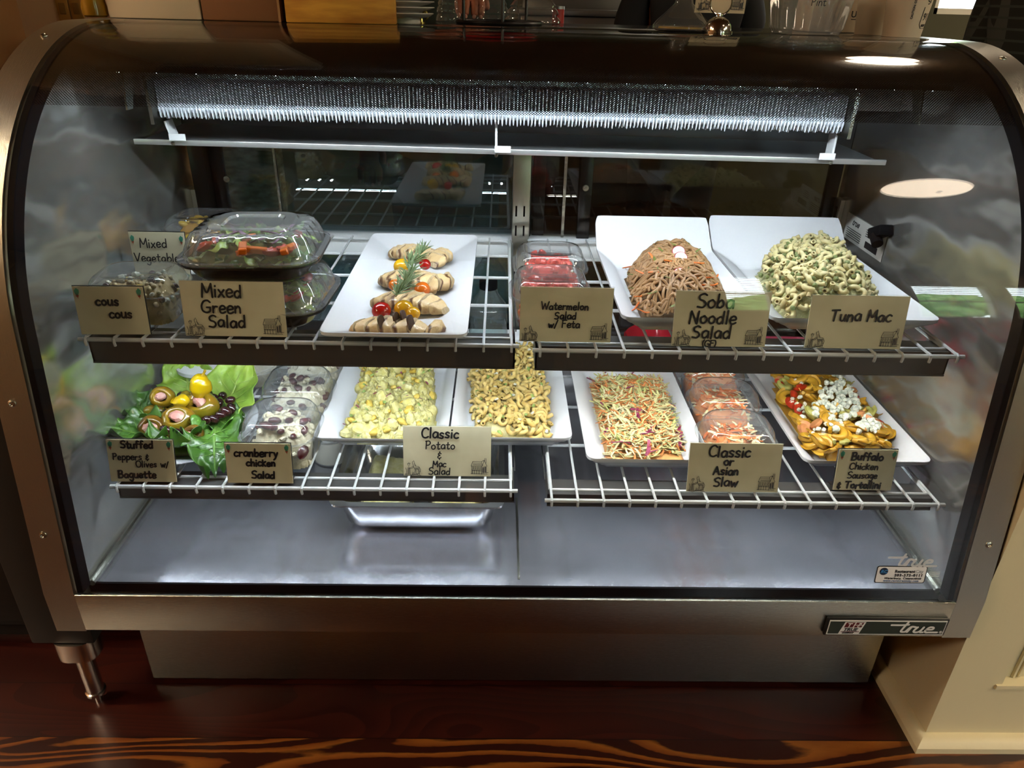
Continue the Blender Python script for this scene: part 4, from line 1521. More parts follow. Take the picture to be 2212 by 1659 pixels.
for x, y in tm.pts(210):
    k = .35 + (x - tm.bb[0]) / (tm.bb[1] - tm.bb[0])
    if rnd.random() < k * .55 and rnd.random() < .8:
        continue
    place('pea', pea, (x, y, tm.z + tm.h(x, y) + rnd.uniform(.001, .005)), rr3(), rnd.uniform(.85, 1.05), 'dull green pea in the tuna macaroni heap', 'pea', 'peas of the tuna mac')

# ------------------------------------------------------------------ noodles
nm = Mound(pxpoly([(1350, 590), (1372, 562), (1440, 548), (1500, 552), (1545, 590), (1572, 640), (1560, 676), (1385, 676), (1362, 640)], uz + .012), uz, .062, .065, .1, 9)
mb = MB()
for i in range(260):
    x, y = rnd.choice(nm.pts(1)) if i % 1 == 0 else (0, 0)
    a = rnd.uniform(0, 2 * PI)
    P = []
    lift = rnd.uniform(-.004, .003)
    cur = rnd.uniform(-.5, .5)
    for k in range(16):
        if nm.dist(x, y) < .003:
            a += PI * .55
            x, y = P[-1][0], P[-1][1] if P else y
        P.append((x, y, nm.z + nm.h(x, y) + lift + .0018 * math.sin(k * 1.3 + i)))
        a += cur * .55 + rnd.uniform(-.45, .45)
        if rnd.random() < .15:
            cur = -cur
        x += math.cos(a) * .0062
        y += math.sin(a) * .0062
    if len(P) > 3:
        mb.tube(catmull(P, 2), .0027, 6)
tag(mb.build('buckwheat_noodles', NOOD, None, None, True, 70), 'tangle of brown buckwheat noodles heaped on the upswept platter', 'noodles', None, 'stuff')
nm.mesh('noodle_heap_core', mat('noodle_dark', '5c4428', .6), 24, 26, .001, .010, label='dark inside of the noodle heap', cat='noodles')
cst = [proto(strip(.040, .0028, .0016, 1.0 + .5 * k, 50 + k), 'carrot_strip_%d' % k, CARROT) for k in range(3)]
spots = [(1382, 548), (1440, 520), (1470, 521), (1410, 560), (1365, 560), (1500, 570), (1380, 640), (1375, 660), (1390, 672), (1420, 588), (1525, 600), (1535, 615), (1515, 625), (1545, 635), (1480, 610), (1485, 640), (1535, 650), (1500, 600), (1455, 565), (1360, 575), (1550, 655), (1390, 590), (1560, 665), (1545, 600)]
for i, (u, v) in enumerate(spots):
    p = at(u, v, 'z', uz + .04)
    for _ in range(8):
        p = at(u, v, 'z', nm.z + max(nm.h(p.x, p.y), .004) + .003)
    place('carrot_strip', cst, p, (rnd.uniform(-.5, .2), rnd.uniform(-.4, .4), rnd.uniform(-.6, 2.4)), rnd.uniform(.7, 1.1), 'orange carrot strip among the brown noodles', 'carrot', 'carrot strips in the noodles')
hb = [proto(strip(.022, .0024, .001, 1.2, 60 + k), 'herb_strip_%d' % k, HERB) for k in range(2)]
for x, y in nm.pts(22):
    place('herb_strip', hb, (x, y, nm.z + nm.h(x, y) + .004), rr3(.3), rnd.uniform(.6, 1), 'green scallion strip among the brown noodles', 'scallion', 'scallion strips in the noodles')
for i, (u, v, lb) in enumerate([(1466, 543, 'pink radish slice at the top of the noodle heap'), (1471, 556, 'pink-rimmed radish slice lying just under the top of the noodle heap'), (1470, 591, 'round white radish slice on the front of the noodle heap')]):
    p = at(u, v, 'z', uz + .05)
    for _ in range(8):
        p = at(u, v, 'z', nm.z + nm.h(p.x, p.y) + .006)
    t = thing('radish_slice', lb, 'radish', p, rnd.uniform(0, 3))
    t.rotation_euler = (R(38), R(-8 + 8 * i), 0)
    MB().lathe([(.0001, .001), (.0112, .001)], 20).build('flesh', RADW, t)
    MB().lathe([(.0110, -.0009), (.0122, -.0006), (.0122, .0008), (.0110, .0012)], 20).build('skin', RADS, t)

# ------------------------------------------------------------------ slaw
sz_ = ZL + DZ - .0043
sd = Mound([(.158, .184), (.302, .184), (.302, .50), (.158, .50)], sz_, .006, .008, .05, 2)
sd.mesh('slaw_dressing', SLAWS, 24, 30, .0004, 0, label='smooth peach coloured dressing pooled round the slaw', cat='dressing')
smd = Mound(pxpoly([(1272, 790), (1440, 790), (1455, 880), (1462, 915), (1502, 940), (1480, 965), (1420, 985), (1310, 985), (1298, 940), (1290, 880)], sz_ + .015), sz_, .026, .03, .3, 4)
smd.poly = [(min(max(x, .160), .318), min(y, .50)) for x, y in smd.poly]
for nm_, m_, cnt, l, w_, t_, lb in (('shredded_cabbage', CABB, 520, .036, .0020, .0009, 'pale green cabbage shreds of the slaw on the white platter'),
                                     ('shredded_white_cabbage', CABB2, 460, .034, .0019, .0009, 'cream white cabbage shreds of the slaw on the white platter'),
                                     ('shredded_carrot', CARROTP, 480, .032, .0016, .0011, 'thin pale orange carrot shreds of the slaw on the white platter')):
    mb = MB()
    for i in range(cnt):
        x, y = smd.pts(1)[0]
        sd_ = strip(l * rnd.uniform(.6, 1.3), w_ * rnd.uniform(.7, 1.3), t_, rnd.uniform(.4, 3.4), 1000 + i, 7)
        q = Euler((rnd.uniform(-.5, .5), rnd.uniform(-.5, .5), rnd.uniform(0, 6.3))).to_matrix()
        b = Vector((x, y, smd.z + smd.h(x, y) + rnd.uniform(-.003, .004)))
        mb.add([q @ Vector(v) + b for v in sd_.v], sd_.f)
    tag(mb.build(nm_, m_, None, None, True, 60), lb, 'slaw', None, 'stuff')
onl = [proto(strip(.034, .0032, .0012, .6 + .3 * k, 70 + k), 'onion_sliver_%d' % k, ONION) for k in range(3)]
for i, (u, v) in enumerate([(1283, 822), (1304, 877), (1378, 893), (1381, 886), (1405, 925), (1400, 933), (1412, 921), (1447, 873), (1400, 968), (1408, 975), (1465, 930), (1470, 950), (1312, 928), (1354, 838), (1370, 805), (1440, 843), (1300, 800), (1395, 935), (1340, 955)]):
    p = at(u, v, 'z', sz_ + .03)
    for _ in range(6):
        p = at(u, v, 'z', smd.z + smd.h(p.x, p.y) + .004)
    place('onion_sliver', onl, p, (rnd.uniform(-.3, .3), rnd.uniform(-.3, .3), rnd.uniform(0, 6)), rnd.uniform(.7, 1.2), 'purple red onion sliver on the slaw', 'onion', 'red onion slivers of the slaw')

# ------------------------------------------------------------------ tortellini and sausage
def tortellini(seed):
    r = random.Random(seed)
    mb = MB()
    P, rr = [], []
    for i in range(19):
        a = R(-160 + 320 * i / 18)
        P.append((.0115 * math.cos(a + PI / 2), .0115 * math.sin(a + PI / 2), .0015 * math.sin(i * .35)))
        rr.append(.0035 + .0045 * math.sin(PI * i / 18) ** 1.2)
    mb.tube(P, rr, 9)
    # flap of folded dough at the fat side, wavy edge

    def fn(u, v):
        a = R(-125 + 250 * u) + PI / 2
        rad = .012 + .0105 * v
        return (rad * math.cos(a), rad * math.sin(a), .004 * v + .0016 * math.sin(u * 19 + seed) * v)
    mb.grid(fn, 26, 3, .0013)
    return mb


tor = [proto(tortellini(k), 'tortellini_%d' % k, TORT, 60) for k in range(3)]
torg = [proto(tortellini(k + 5), 'green_tortellini_%d' % k, TORTG, 60) for k in range(2)]
coin = proto(MB().lathe([(.0001, .0035), (.0115, .0036), (.0128, .0022), (.0128, -.0022), (.0115, -.0036), (.0001, -.0035)], 20), 'sausage_coin', SAUS, 30)
wedge = [proto(MB().ell((0, 0, 0), (.015, .009, .008), 12, 8, None, 0, lambda d: 1 if d.z < .1 else .6 + .15 * math.sin(d.x * 9 + k)), 'tomato_wedge_%d' % k, TOMC, 50) for k in range(3)]
chz = [proto(cubeish((.009, .0085, .008), 80 + k, .22), 'cheese_cube_%d' % k, FETA, 30) for k in range(3)]
crm = [proto(chunk((.0055, .005, .004), 90 + k, .7, 7, 5), 'cheese_crumble_%d' % k, BLUE, 25) for k in range(4)]
tz = ZL + DZ - .0043
tt = Mound(pxpoly([(1660, 800), (1850, 800), (1880, 850), (1930, 915), (1940, 945), (1925, 985), (1790, 985), (1730, 965), (1710, 900), (1675, 850)], tz + .012), tz, .036, .045, .15, 6)
tt.poly = [(min(x, .715), min(y, .53)) for x, y in tt.poly]


def drop(M_, u, v, up):
    p = at(u, v, 'z', M_.z + M_.H)
    for _ in range(8):
        p = at(u, v, 'z', M_.z + max(M_.h(p.x, p.y), .002) + up)
    cx = sum(q[0] for q in M_.poly) / len(M_.poly)
    cy_ = sum(q[1] for q in M_.poly) / len(M_.poly)
    for _ in range(30):
        if M_.dist(p.x, p.y) > .010:
            break
        p.x += (cx - p.x) * .06
        p.y += (cy_ - p.y) * .06
        p.z = M_.z + max(M_.h(p.x, p.y), .002) + up
    return p


taken = []
for (u, v) in [(1794, 907), (1745, 855), (1742, 958), (1780, 960), (1808, 935), (1845, 925), (1872, 945), (1905, 955), (1899, 885), (1730, 905), (1698, 850), (1855, 970), (1830, 975), (1765, 975), (1925, 918), (1760, 802), (1815, 812), (1705, 808), (1722, 818), (1790, 800), (1840, 845), (1680, 812), (1890, 965), (1920, 965), (1860, 880), (1770, 880), (1720, 800), (1845, 805), (1895, 930), (1720, 945), (1800, 985), (1850, 950), (1880, 980), (1790, 885), (1745, 830), (1815, 915), (1740, 985), (1915, 940), (1770, 845)]:
    taken.append((u, v))
    place('tortellini', tor, drop(tt, u, v, .006), (rnd.uniform(-.7, .5), rnd.uniform(-.5, .5), rnd.uniform(-PI, PI)), rnd.uniform(.95, 1.15), 'yellow tortellini in the heap on the right-hand lower platter', 'tortellini', 'yellow tortellini of the pasta heap')
for (u, v) in [(1693, 830), (1834, 895), (1868, 890), (1820, 960), (1812, 815), (1755, 890), (1690, 800), (1835, 808)]:
    place('green_tortellini', torg, drop(tt, u, v, .006), (rnd.uniform(-.7, .5), rnd.uniform(-.5, .5), rnd.uniform(-PI, PI)), rnd.uniform(.95, 1.1), 'green spinach tortellini in the heap on the right-hand lower platter', 'tortellini', 'green tortellini of the pasta heap')
for (u, v) in [(1763, 915), (1738, 930), (1898, 918), (1845, 848), (1852, 893), (1875, 905), (1728, 938), (1646, 815), (1860, 925)]:
    place('sausage_coin', coin, drop(tt, u, v, .008), (rnd.uniform(-.2, 1.0), rnd.uniform(-.5, .5), rnd.uniform(-PI, PI)), rnd.uniform(.95, 1.1), 'tan round sausage slice in the tortellini heap', 'sausage', 'sausage slices of the pasta heap')
for i, (u, v) in enumerate([(1728, 835), (1705, 865), (1722, 880), (1933, 938), (1865, 858), (1670, 835), (1716, 850)]):
    place('tomato_wedge', wedge, drop(tt, u, v, .008), (rnd.uniform(-.6, .3), rnd.uniform(-.5, .5), rnd.uniform(-PI, PI)), rnd.uniform(.95, 1.25), 'red tomato wedge in the tortellini heap', 'tomato', 'tomato wedges of the pasta heap')
for i in range(58):
    u, v = rnd.choice([(1715, 925), (1700, 895), (1770, 928), (1752, 823), (1780, 830), (1800, 850), (1890, 900), (1910, 945), (1925, 955), (1758, 880), (1745, 890), (1790, 972), (1765, 935), (1830, 890), (1685, 880), (1740, 820), (1800, 805), (1905, 900)])
    place('cheese_cube', chz, drop(tt, u + rnd.uniform(-22, 22), v + rnd.uniform(-14, 14), .011), rr3(.6), rnd.uniform(.55, 1.0), 'small white cheese cube on the tortellini', 'cheese', 'white cheese cubes of the pasta heap')
for i in range(150):
    u, v = rnd.gauss(1815, 28), rnd.gauss(862, 24)
    if rnd.random() < .3:
        u, v = rnd.gauss(1880, 14), rnd.gauss(918, 9)
    place('cheese_crumble', crm, drop(tt, u, v, .014), rr3(), rnd.uniform(.6, 1.25), 'blue-veined cheese crumble scattered over the tortellini', 'cheese', 'blue cheese crumbles of the pasta heap')
tt.mesh('tortellini_dressing', mat('tortellini_sauce', 'b98f34', .45, col2='9c7426', scale=40), 24, 30, .001, .012, label='oily dressing under the tortellini', cat='dressing')
# ------------------------------------------------------------------ grilled chicken platter
cz = ZU + DZ - .004


CHKRIM = mat('chicken_browned_skin', 'd0b484', .42, col2='8a5a2c', scale=48, contrast=(.55, .80), coat=.2, bump=.002, bscale=120)
_nt = CHKRIM.node_tree                      # dark grill bars across the skin
_tc = _nt.nodes.new('ShaderNodeTexCoord')
_wv = _nt.nodes.new('ShaderNodeTexWave')
_wv.inputs['Scale'].default_value = 12
_wv.inputs['Distortion'].default_value = 9
_wv.inputs['Detail'].default_value = 2
_nt.links.new(_tc.outputs['Object'], _wv.inputs['Vector'])
_rp = _nt.nodes.new('ShaderNodeValToRGB')
_rp.color_ramp.elements[0].position = .84
_rp.color_ramp.elements[0].color = (0, 0, 0, 1)
_rp.color_ramp.elements[1].position = .99
_nt.links.new(_wv.outputs['Fac'], _rp.inputs[0])
_mx = _nt.nodes.new('ShaderNodeMix')
_mx.data_type = 'RGBA'
_pb = _nt.nodes['Principled BSDF']
_src = _pb.inputs['Base Color'].links[0].from_socket
_nt.links.new(_rp.outputs[0], _mx.inputs[0])
_nt.links.new(_src, _mx.inputs[6])
_mx.inputs[7].default_value = lin('54341a')
_nt.links.new(_mx.outputs[2], _pb.inputs['Base Color'])


def breast(uv, L_, W_, H_, n, heading, lab, grp, seed, slant=.45, spread_=1.12):
    """grilled chicken breast cut on the bias into n slices, each a piece of its own"""
    r = random.Random(seed)
    p = at(uv[0], uv[1], 'z', cz + H_ * .5)
    q = Matrix.Rotation(R(heading), 3, 'Z')
    cut = [0] + sorted((i + r.uniform(-.18, .18)) / n for i in range(1, n)) + [1]
    ph = r.uniform(0, 6)

    def ring(t, m=22):
        s = max(.10, 1 - abs(2 * t - 1) ** 2.6) ** .5
        out = []
        for k in range(m):
            a = 2 * PI * k / m
            y = W_ / 2 * s * math.copysign(abs(math.cos(a)) ** .8, math.cos(a)) * (1 + .05 * math.sin(t * 9 + ph))
            z = .84 * H_ * s ** .8 * (.5 + .5 * math.copysign(abs(math.sin(a)) ** .75, math.sin(a))) * (1 + .06 * math.sin(t * 23 + a * 2 + ph) + r.uniform(-.05, .05))
            out.append(Vector((L_ * (t - .5) + slant * y + .25 * z, y, max(z, .0))))
        return out
    for i in range(n):
        t0, t1 = cut[i], cut[i + 1]
        mb = MB()
        R_ = [ring(t0 + (t1 - t0) * k / 3) for k in range(4)]
        c = sum((sum(x_, Vector()) for x_ in R_), Vector()) / (4 * 22)
        c.z = 0
        tilt = Matrix.Rotation(R(r.uniform(4, 13)), 3, 'Y') @ Matrix.Rotation(R(r.uniform(-5, 5)), 3, 'Z')
        R_ = [[tilt @ (v - c) for v in x_] for x_ in R_]
        mb.loft(R_, False, False, True, 1)
        mb.add(R_[0], [tuple(reversed(range(22)))], 0)
        mb.add(R_[-1], [tuple(range(22))], 0)
        o = mb.build('chicken_slice', [CHKIN, CHKRIM], None, None, True, 50)
        w_ = q @ (Vector((c.x * spread_, c.y + r.uniform(-.003, .003), 0)))
        o.location = (p.x + w_.x, p.y + w_.y, cz + .0025)
        o.rotation_euler = (0, 0, R(heading))
        tag(o, lab, 'chicken', grp)


breast((900, 546), .095, .050, .032, 6, 168, 'grilled chicken slice of the rearmost breast on the chicken platter', 'slices of the rearmost chicken breast', 1)
breast((950, 556), .060, .048, .030, 4, 75, 'grilled chicken slice of the breast at the right rear of the chicken platter', 'slices of the right rear chicken breast', 2)
breast((893, 604), .110, .052, .034, 7, 172, 'grilled chicken slice of the second breast from the rear, under the rosemary', 'slices of the second chicken breast', 3)
breast((948, 612), .052, .055, .032, 3, 40, 'grilled chicken slice right of the orange tomato', 'slices beside the orange tomato', 8)
breast((888, 653), .115, .054, .034, 8, 168, 'grilled chicken slice of the breast behind the whole red tomato', 'slices of the third chicken breast', 4)
breast((846, 706), .112, .044, .030, 6, 178, 'grilled chicken slice of the breast at the front of the platter', 'slices of the front chicken breast', 5)
breast((936, 708), .036, .030, .026, 1, 20, 'single pale chicken piece at the front right of the chicken platter', None, 6)
# charred zucchini slabs in the front breast
zs = proto(MB().loft([rrect(.016, .030, .007, -.0015, 4), rrect(.016, .030, .007, .0015, 4)], True, True), 'charred_slab', CHAR, 30)
for i, (u, v) in enumerate([(826, 700), (858, 694), (872, 690), (888, 700)]):
    p = at(u, v, 'z', cz + .024)
    place('charred_zucchini', zs, p, (R(75), R(rnd.uniform(-15, 15)), R(70 + rnd.uniform(-10, 10))), 1.0, 'dark charred zucchini slice standing in the front chicken breast', 'zucchini', 'charred zucchini slices')
tomm = MB().ell((0, 0, 0), (.0185, .0165, .0150), 20, 12)
for i, (u, v, m_, s, lb) in enumerate([(824, 669, TOM, 1.0, 'whole red cherry tomato at the left front of the chicken platter'), (918, 569, TOM, .72, 'small red cherry tomato half hidden by the rosemary'),
                                       (868, 573, TOMY, .98, 'yellow cherry tomato at the rear of the chicken platter'), (912, 623, TOMO, .9, 'orange cherry tomato right of the rosemary'),
                                       (853, 614, TOMO, .72, 'orange cherry tomato left of the rosemary'), (872, 664, TOMY, .95, 'yellow cherry tomato beside the red one, under a chicken slice'),
                                       (893, 674, TOMY, .7, 'small yellow cherry tomato under the third chicken breast')]):
    p = at(u, v, 'z', cz + .022)
    t = thing('cherry_tomato', lb, 'tomato', (p.x, p.y, cz + .020), rnd.uniform(0, 3), 'cherry tomatoes on the chicken platter')
    q = MB().ell((0, 0, 0), (.0175 * s, .0160 * s, .0148 * s), 20, 12).build('flesh', m_, t)
    MB().lathe([(.0001, .0), (.0014, .0003), (.0016, -.0008)], 8, (.0172 * s, 0, 0), M=Matrix.Rotation(R(90), 3, 'Y')).build('stem_scar', CHAR, t)


def sprig(label, uv, heading, ln, n, up, seed):
    r = random.Random(seed)
    p = at(uv[0], uv[1], 'z', cz + up)
    t = thing('rosemary_sprig', label, 'rosemary', p, R(heading), 'rosemary sprigs on the chicken platter')
    MB().tube(catmull([(-ln / 2, 0, 0), (0, .002, .004), (ln / 2, -.001, .012)], 5), [.0011] * 10 + [.0006], 6).build('stem', mat('rosemary_stem', '8a7a4c', .6), t)
    mb = MB()
    for i in range(n):
        s = -ln / 2 + ln * (i + .5) / n
        z = .002 + .012 * max(0, s / ln + .2)
        a = r.uniform(0, 2 * PI)
        out = Vector((r.uniform(.25, .85), math.cos(a), abs(math.sin(a)) * .9 + .1)).normalized()
        L_ = r.uniform(.019, .029) * (1.0 if i < n * .85 else .8)
        b = Vector((s, 0, z))
        mb.tube([b, b + out * L_ * .5, b + out * L_ + Vector((.002, 0, -.001))], [.0010, .0016, .0003], 5, True, 0, False, .5)
    mb.build('needles', ROSE, t)


sprig('long rosemary sprig laid over the rear of the chicken platter', (900, 563), 72, .085, 60, .044, 1)
sprig('rosemary sprig in the middle of the chicken platter', (882, 604), 78, .06, 52, .046, 2)
sprig('bushy rosemary sprig nearest the front of the chicken platter', (870, 630), 70, .05, 62, .048, 3)

# ------------------------------------------------------------------ stuffed peppers and olives on lettuce
t = thing('oval_plate', 'white oval plate under the lettuce and stuffed peppers', 'plate', (-.622, .285, ZL + .003))
mb = MB()
n = 48
prof = [(.0001, .004), (.085, .004), (.098, .007), (.124, .017), (.128, .018), (.129, .0165), (.100, .003), (.085, .0), (.0001, .0)]
mb.loft([[Vector((r_ * .88 * math.cos(2 * PI * k / n), r_ * 1.04 * math.sin(2 * PI * k / n), z_)) for k in range(n)] for r_, z_ in prof])
mb.build('dish', PORC, t)
PZ = ZL + .010


def leaf(label, uv, wd, ln, heading, cup, droop, m_, seed, up=.02, tilt=0, ruff=.010):
    r = random.Random(seed)
    p = at(uv[0], uv[1], 'z', PZ + up)
    t = thing('lettuce_leaf', label, 'lettuce', p, R(heading), 'lettuce leaves on the oval plate')
    t.rotation_euler = (R(tilt), 0, R(heading))
    ph = [r.uniform(0, 6) for _ in range(5)]

    def fn(u, v):
        s = (u - .5) * 2
        wv = wd * (math.sin(PI * (.12 + .80 * v)) ** .7) * .5
        x = s * wv
        y = (v - .5) * ln
        e = abs(s) ** 2.2
        z = cup * e + droop * (v - .35) ** 2 * (1 if v > .35 else 0)
        z += ruff * e * math.sin(v * 17 + ph[0] + 2 * (s > 0)) + ruff * .8 * max(0, v - .75) * 4 * math.sin(s * 9 + ph[1])
        z += .0032 * math.sin(s * 11 + ph[2] + v * 6) * math.sin(v * 25 + ph[3] - abs(s) * 7)
        z += .004 * math.sin(s * 4 + ph[1]) * math.sin(v * 7 + ph[2])
        x += ruff * .4 * e * math.sin(v * 23 + ph[4])
        return (x, y, z)
    mb = MB().grid(fn, 26, 34, .0010)
    mb.build('leaf_blade', m_, t, ang=180)
    rb = MB()
    rb.tube([Vector(fn(.5, v_ / 12)) + Vector((0, 0, .0006)) for v_ in range(0, 12)], [.0038 * (1 - v_ / 13) + .0005 for v_ in range(12)], 8, True, 0, False, .5)
    for k in range(6):
        for s in (-1, 1):
            v0 = .15 + k * .11
            rb.tube([Vector(fn(.5 + s * q * .38, min(.98, v0 + q * .16))) + Vector((0, 0, .0004)) for q in (0, .3, .6, 1)], [.0010, .0008, .0006, .0003], 5)
    rb.build('leaf_rib', mat('lettuce_rib', '8fa84c', .4, coat=.3) if m_ is LETT else mat('lettuce_rib_dark', '5f8636', .4, coat=.3), t)


leaf('large pale lettuce leaf standing at the rear of the plate', (492, 862), .135, .16, -22, .016, .05, LETT, 1, .022, 24, .008)
leaf('pale lettuce leaf behind the yellow pepper', (406, 838), .11, .13, 18, .014, .03, LETT, 2, .020, 20, .008)
leaf('small curled green leaf at the left of the plate', (305, 890), .08, .085, 62, .022, .01, LETTD, 3, .030, 8, .008)
leaf('dark green leaf at the left front of the plate', (298, 935), .092, .11, 100, .020, .015, LETTD, 4, .028, 6, .010)
leaf('dark green leaf hanging over the front of the plate', (380, 950), .10, .085, 175, .024, .0, LETTD, 5, .022, 10, .011)
leaf('crinkled green leaf hanging down the right front of the plate', (462, 952), .105, .115, 196, .020, -.09, LETTD, 6, .028, 6, .012)
leaf('dark leaf under the olives at the right of the plate', (470, 915), .10, .10, -100, .018, .0, LETTD, 7, .014, 4, .010)


def stuffed(label, uv, s, tilt, az, m_, up=.0, squash=.85, seed=0):
    p = at(uv[0], uv[1], 'z', PZ + .032 + up)
    t = thing('stuffed_pepper', label, 'stuffed pepper', p, 0, 'stuffed peppers on the lettuce')
    t.rotation_euler = (Matrix.Rotation(R(az), 3, 'Z') @ Matrix.Rotation(R(tilt), 3, 'X')).to_euler()
    r_ = .0295 * s
    r2 = random.Random(seed)
    mb = MB()
    n = 24
    prof = [(.05, -.86), (.45, -.80), (.82, -.5), (1.0, -.05), (.96, .35), (.80, .66), (.62, .78), (.48, .74), (.42, .60), (.40, .4)]
    mb.loft([[Vector((rr_ * r_ * (1 + .05 * math.sin(3 * a + seed) + .03 * math.sin(5 * a)) * math.cos(a), rr_ * r_ * (1 + .05 * math.sin(2 * a + seed)) * math.sin(a) * (.9), z_ * r_ * squash))
              for a in [2 * PI * k / n for k in range(n)]] for rr_, z_ in prof], True, False)
    mb.build('pepper_skin', m_, t, ang=60)
    c = chunk((r_ * .50, r_ * .36, r_ * .30), seed + 3, .7, 8, 5)
    c.v = [(x, y, z + r_ * squash * .54) for x, y, z in c.v]
    c.build('ham_filling', HAM, t, ang=20)


stuffed('round olive-brown stuffed pepper in the middle of the plate', (386, 908), 1.05, 38, 8, PEPB, .004, .9, 1)
stuffed('largest glossy stuffed pepper at the right of the heap', (437, 878), 1.12, 30, -12, PEPB, .012, .82, 2)
stuffed('golden stuffed pepper at the left rear, pink filling towards the viewer', (351, 857), .80, 62, 14, mat('stuffed_pepper_gold', '9a7a10', .22, col2='8a6a12', scale=22, coat=.6), .022, .8, 3)
stuffed('stuffed pepper at the left front, filling towards the viewer', (329, 922), .84, 66, 20, PEPB2, .0, .95, 4)
stuffed('brown stuffed pepper low at the front of the heap', (417, 940), .74, 40, -10, PEPB2, -.008, .7, 5)
stuffed('small brown stuffed pepper at the front, half under the lettuce', (368, 938), .50, 20, 0, PEPB2, -.012, .8, 6)
p = at(334, 888, 'z', PZ + .03)
t = thing('whole_pepper', 'long olive-green pepper lying on its side at the left', 'pepper', p)
MB().ell((0, 0, 0), (.027, .0125, .0125), 18, 12, Euler((0, R(8), R(12))), 0, lambda d: 1 - .25 * max(0, -d.x) ** 2).build('pepper_skin', PEPB, t)
for i, (pts, rr_, stem, lb) in enumerate([
    ([(432, 858), (433, 838), (434, 822), (438, 812)], [.011, .0195, .0180, .009], (443, 800), 'plump bright yellow pepperoncini standing at the rear of the heap'),
        ([(387, 890), (388, 876), (390, 864), (386, 856)], [.0085, .010, .0165, .010], None, 'yellow pepperoncini with a long tail in front of the bigger one')]):
    P = []
    for k, (u, v) in enumerate(pts):
        P.append(at(u, v, 'y', .305 if i == 0 else .272))
    c = sum(P, Vector()) / len(P)
    t = thing('pepperoncini', lb, 'pepper', c)
    cr = catmull([q - c for q in P], 5)
    rad = [rr_[min(int(j / 5), 3)] * (1 - (j % 5) / 5) + rr_[min(int(j / 5) + 1, 3)] * ((j % 5) / 5) for j in range(len(cr))]
    rad[0] *= .5
    rad[-1] *= .6
    b = MB().tube(cr, rad, 16)
    for j, cc in enumerate(cr):
        for q in range(16):
            v_ = Vector(b.v[j * 16 + q]) - cc
            b.v[j * 16 + q] = tuple(cc + v_ * (1 + .10 * math.sin(3 * 2 * PI * q / 16 + j * .25) + .04 * math.sin(5 * 2 * PI * q / 16)))
    b.build('pepper_skin', PEPP, t, ang=60)
    if stem:
        s_ = at(stem[0], stem[1], 'y', .305) - c
        MB().tube([cr[-1], (cr[-1] + s_) / 2, s_], [.0035, .0022, .0024], 8).build('stem', mat('pepper_stem', 'a88a1c', .5), t)
for i, (u, v, lb) in enumerate([(421, 852, 'pitted green olive with its hole facing the viewer'), (409, 862, 'green olive left of the largest stuffed pepper'), (402, 853, 'green olive below the big pepperoncini'), (368, 877, 'green olive between the two left stuffed peppers')]):
    p = at(u, v, 'z', PZ + .058 if i < 3 else PZ + .03)
    t = thing('green_olive', lb, 'olive', p, rnd.uniform(-.4, .4), 'green olives on the lettuce')
    t.rotation_euler = (R(62), 0, R(-15))
    n = 16
    MB().lathe([(.0015, .003), (.0028, .0088), (.0046, .0092), (.0078, .006), (.0092, 0), (.0078, -.006), (.0035, -.0096), (.0001, -.0102)], n).build('olive_flesh', OLIVEG, t)
kpos = [(459, 851), (476, 855), (480, 868), (498, 876), (483, 888), (468, 866), (398, 850), (446, 909), (352, 930), (380, 942), (471, 890), (488, 861), (462, 899), (456, 884), (433, 915), (395, 935), (366, 899), (490, 884)]
klab = 'dark kalamata olive on the lettuce beside the stuffed peppers'
kp = [proto(MB().ell((0, 0, 0), (.0118, .0085, .0085), 14, 10, None, 0, lambda d: 1 + .06 * d.x), 'kalamata_olive_0', KALA)]
for (u, v) in kpos:
    p = at(u + rnd.uniform(-9, 9), v + rnd.uniform(-6, 6), 'z', PZ + rnd.uniform(.026, .04))
    place('kalamata_olive', kp, p, rr3(.8), rnd.uniform(.85, 1.05), klab, 'olive', 'kalamata olives on the lettuce')
p = at(419, 915, 'z', PZ + .03)
tag(MB().ell((0, 0, 0), (.007, .006, .012), 12, 8).build('red_pepper_piece', TOM, None, p), 'bright red pepper piece between the stuffed peppers', 'pepper')
# bed of olives and lettuce scraps under the heap
bd = Mound([(-.70, .20), (-.56, .19), (-.54, .33), (-.60, .38), (-.69, .36)], PZ - .002, .022, .06, .2, 8)
bd.mesh('lettuce_bed', LETTD, 30, 30, .003, 0, label='torn dark lettuce under the stuffed peppers', cat='lettuce')

# ------------------------------------------------------------------ clear containers
RIBP = clear('clear_ribbed_plastic', (.96, .97, .975), 1.5, .06, .045, 1.7)


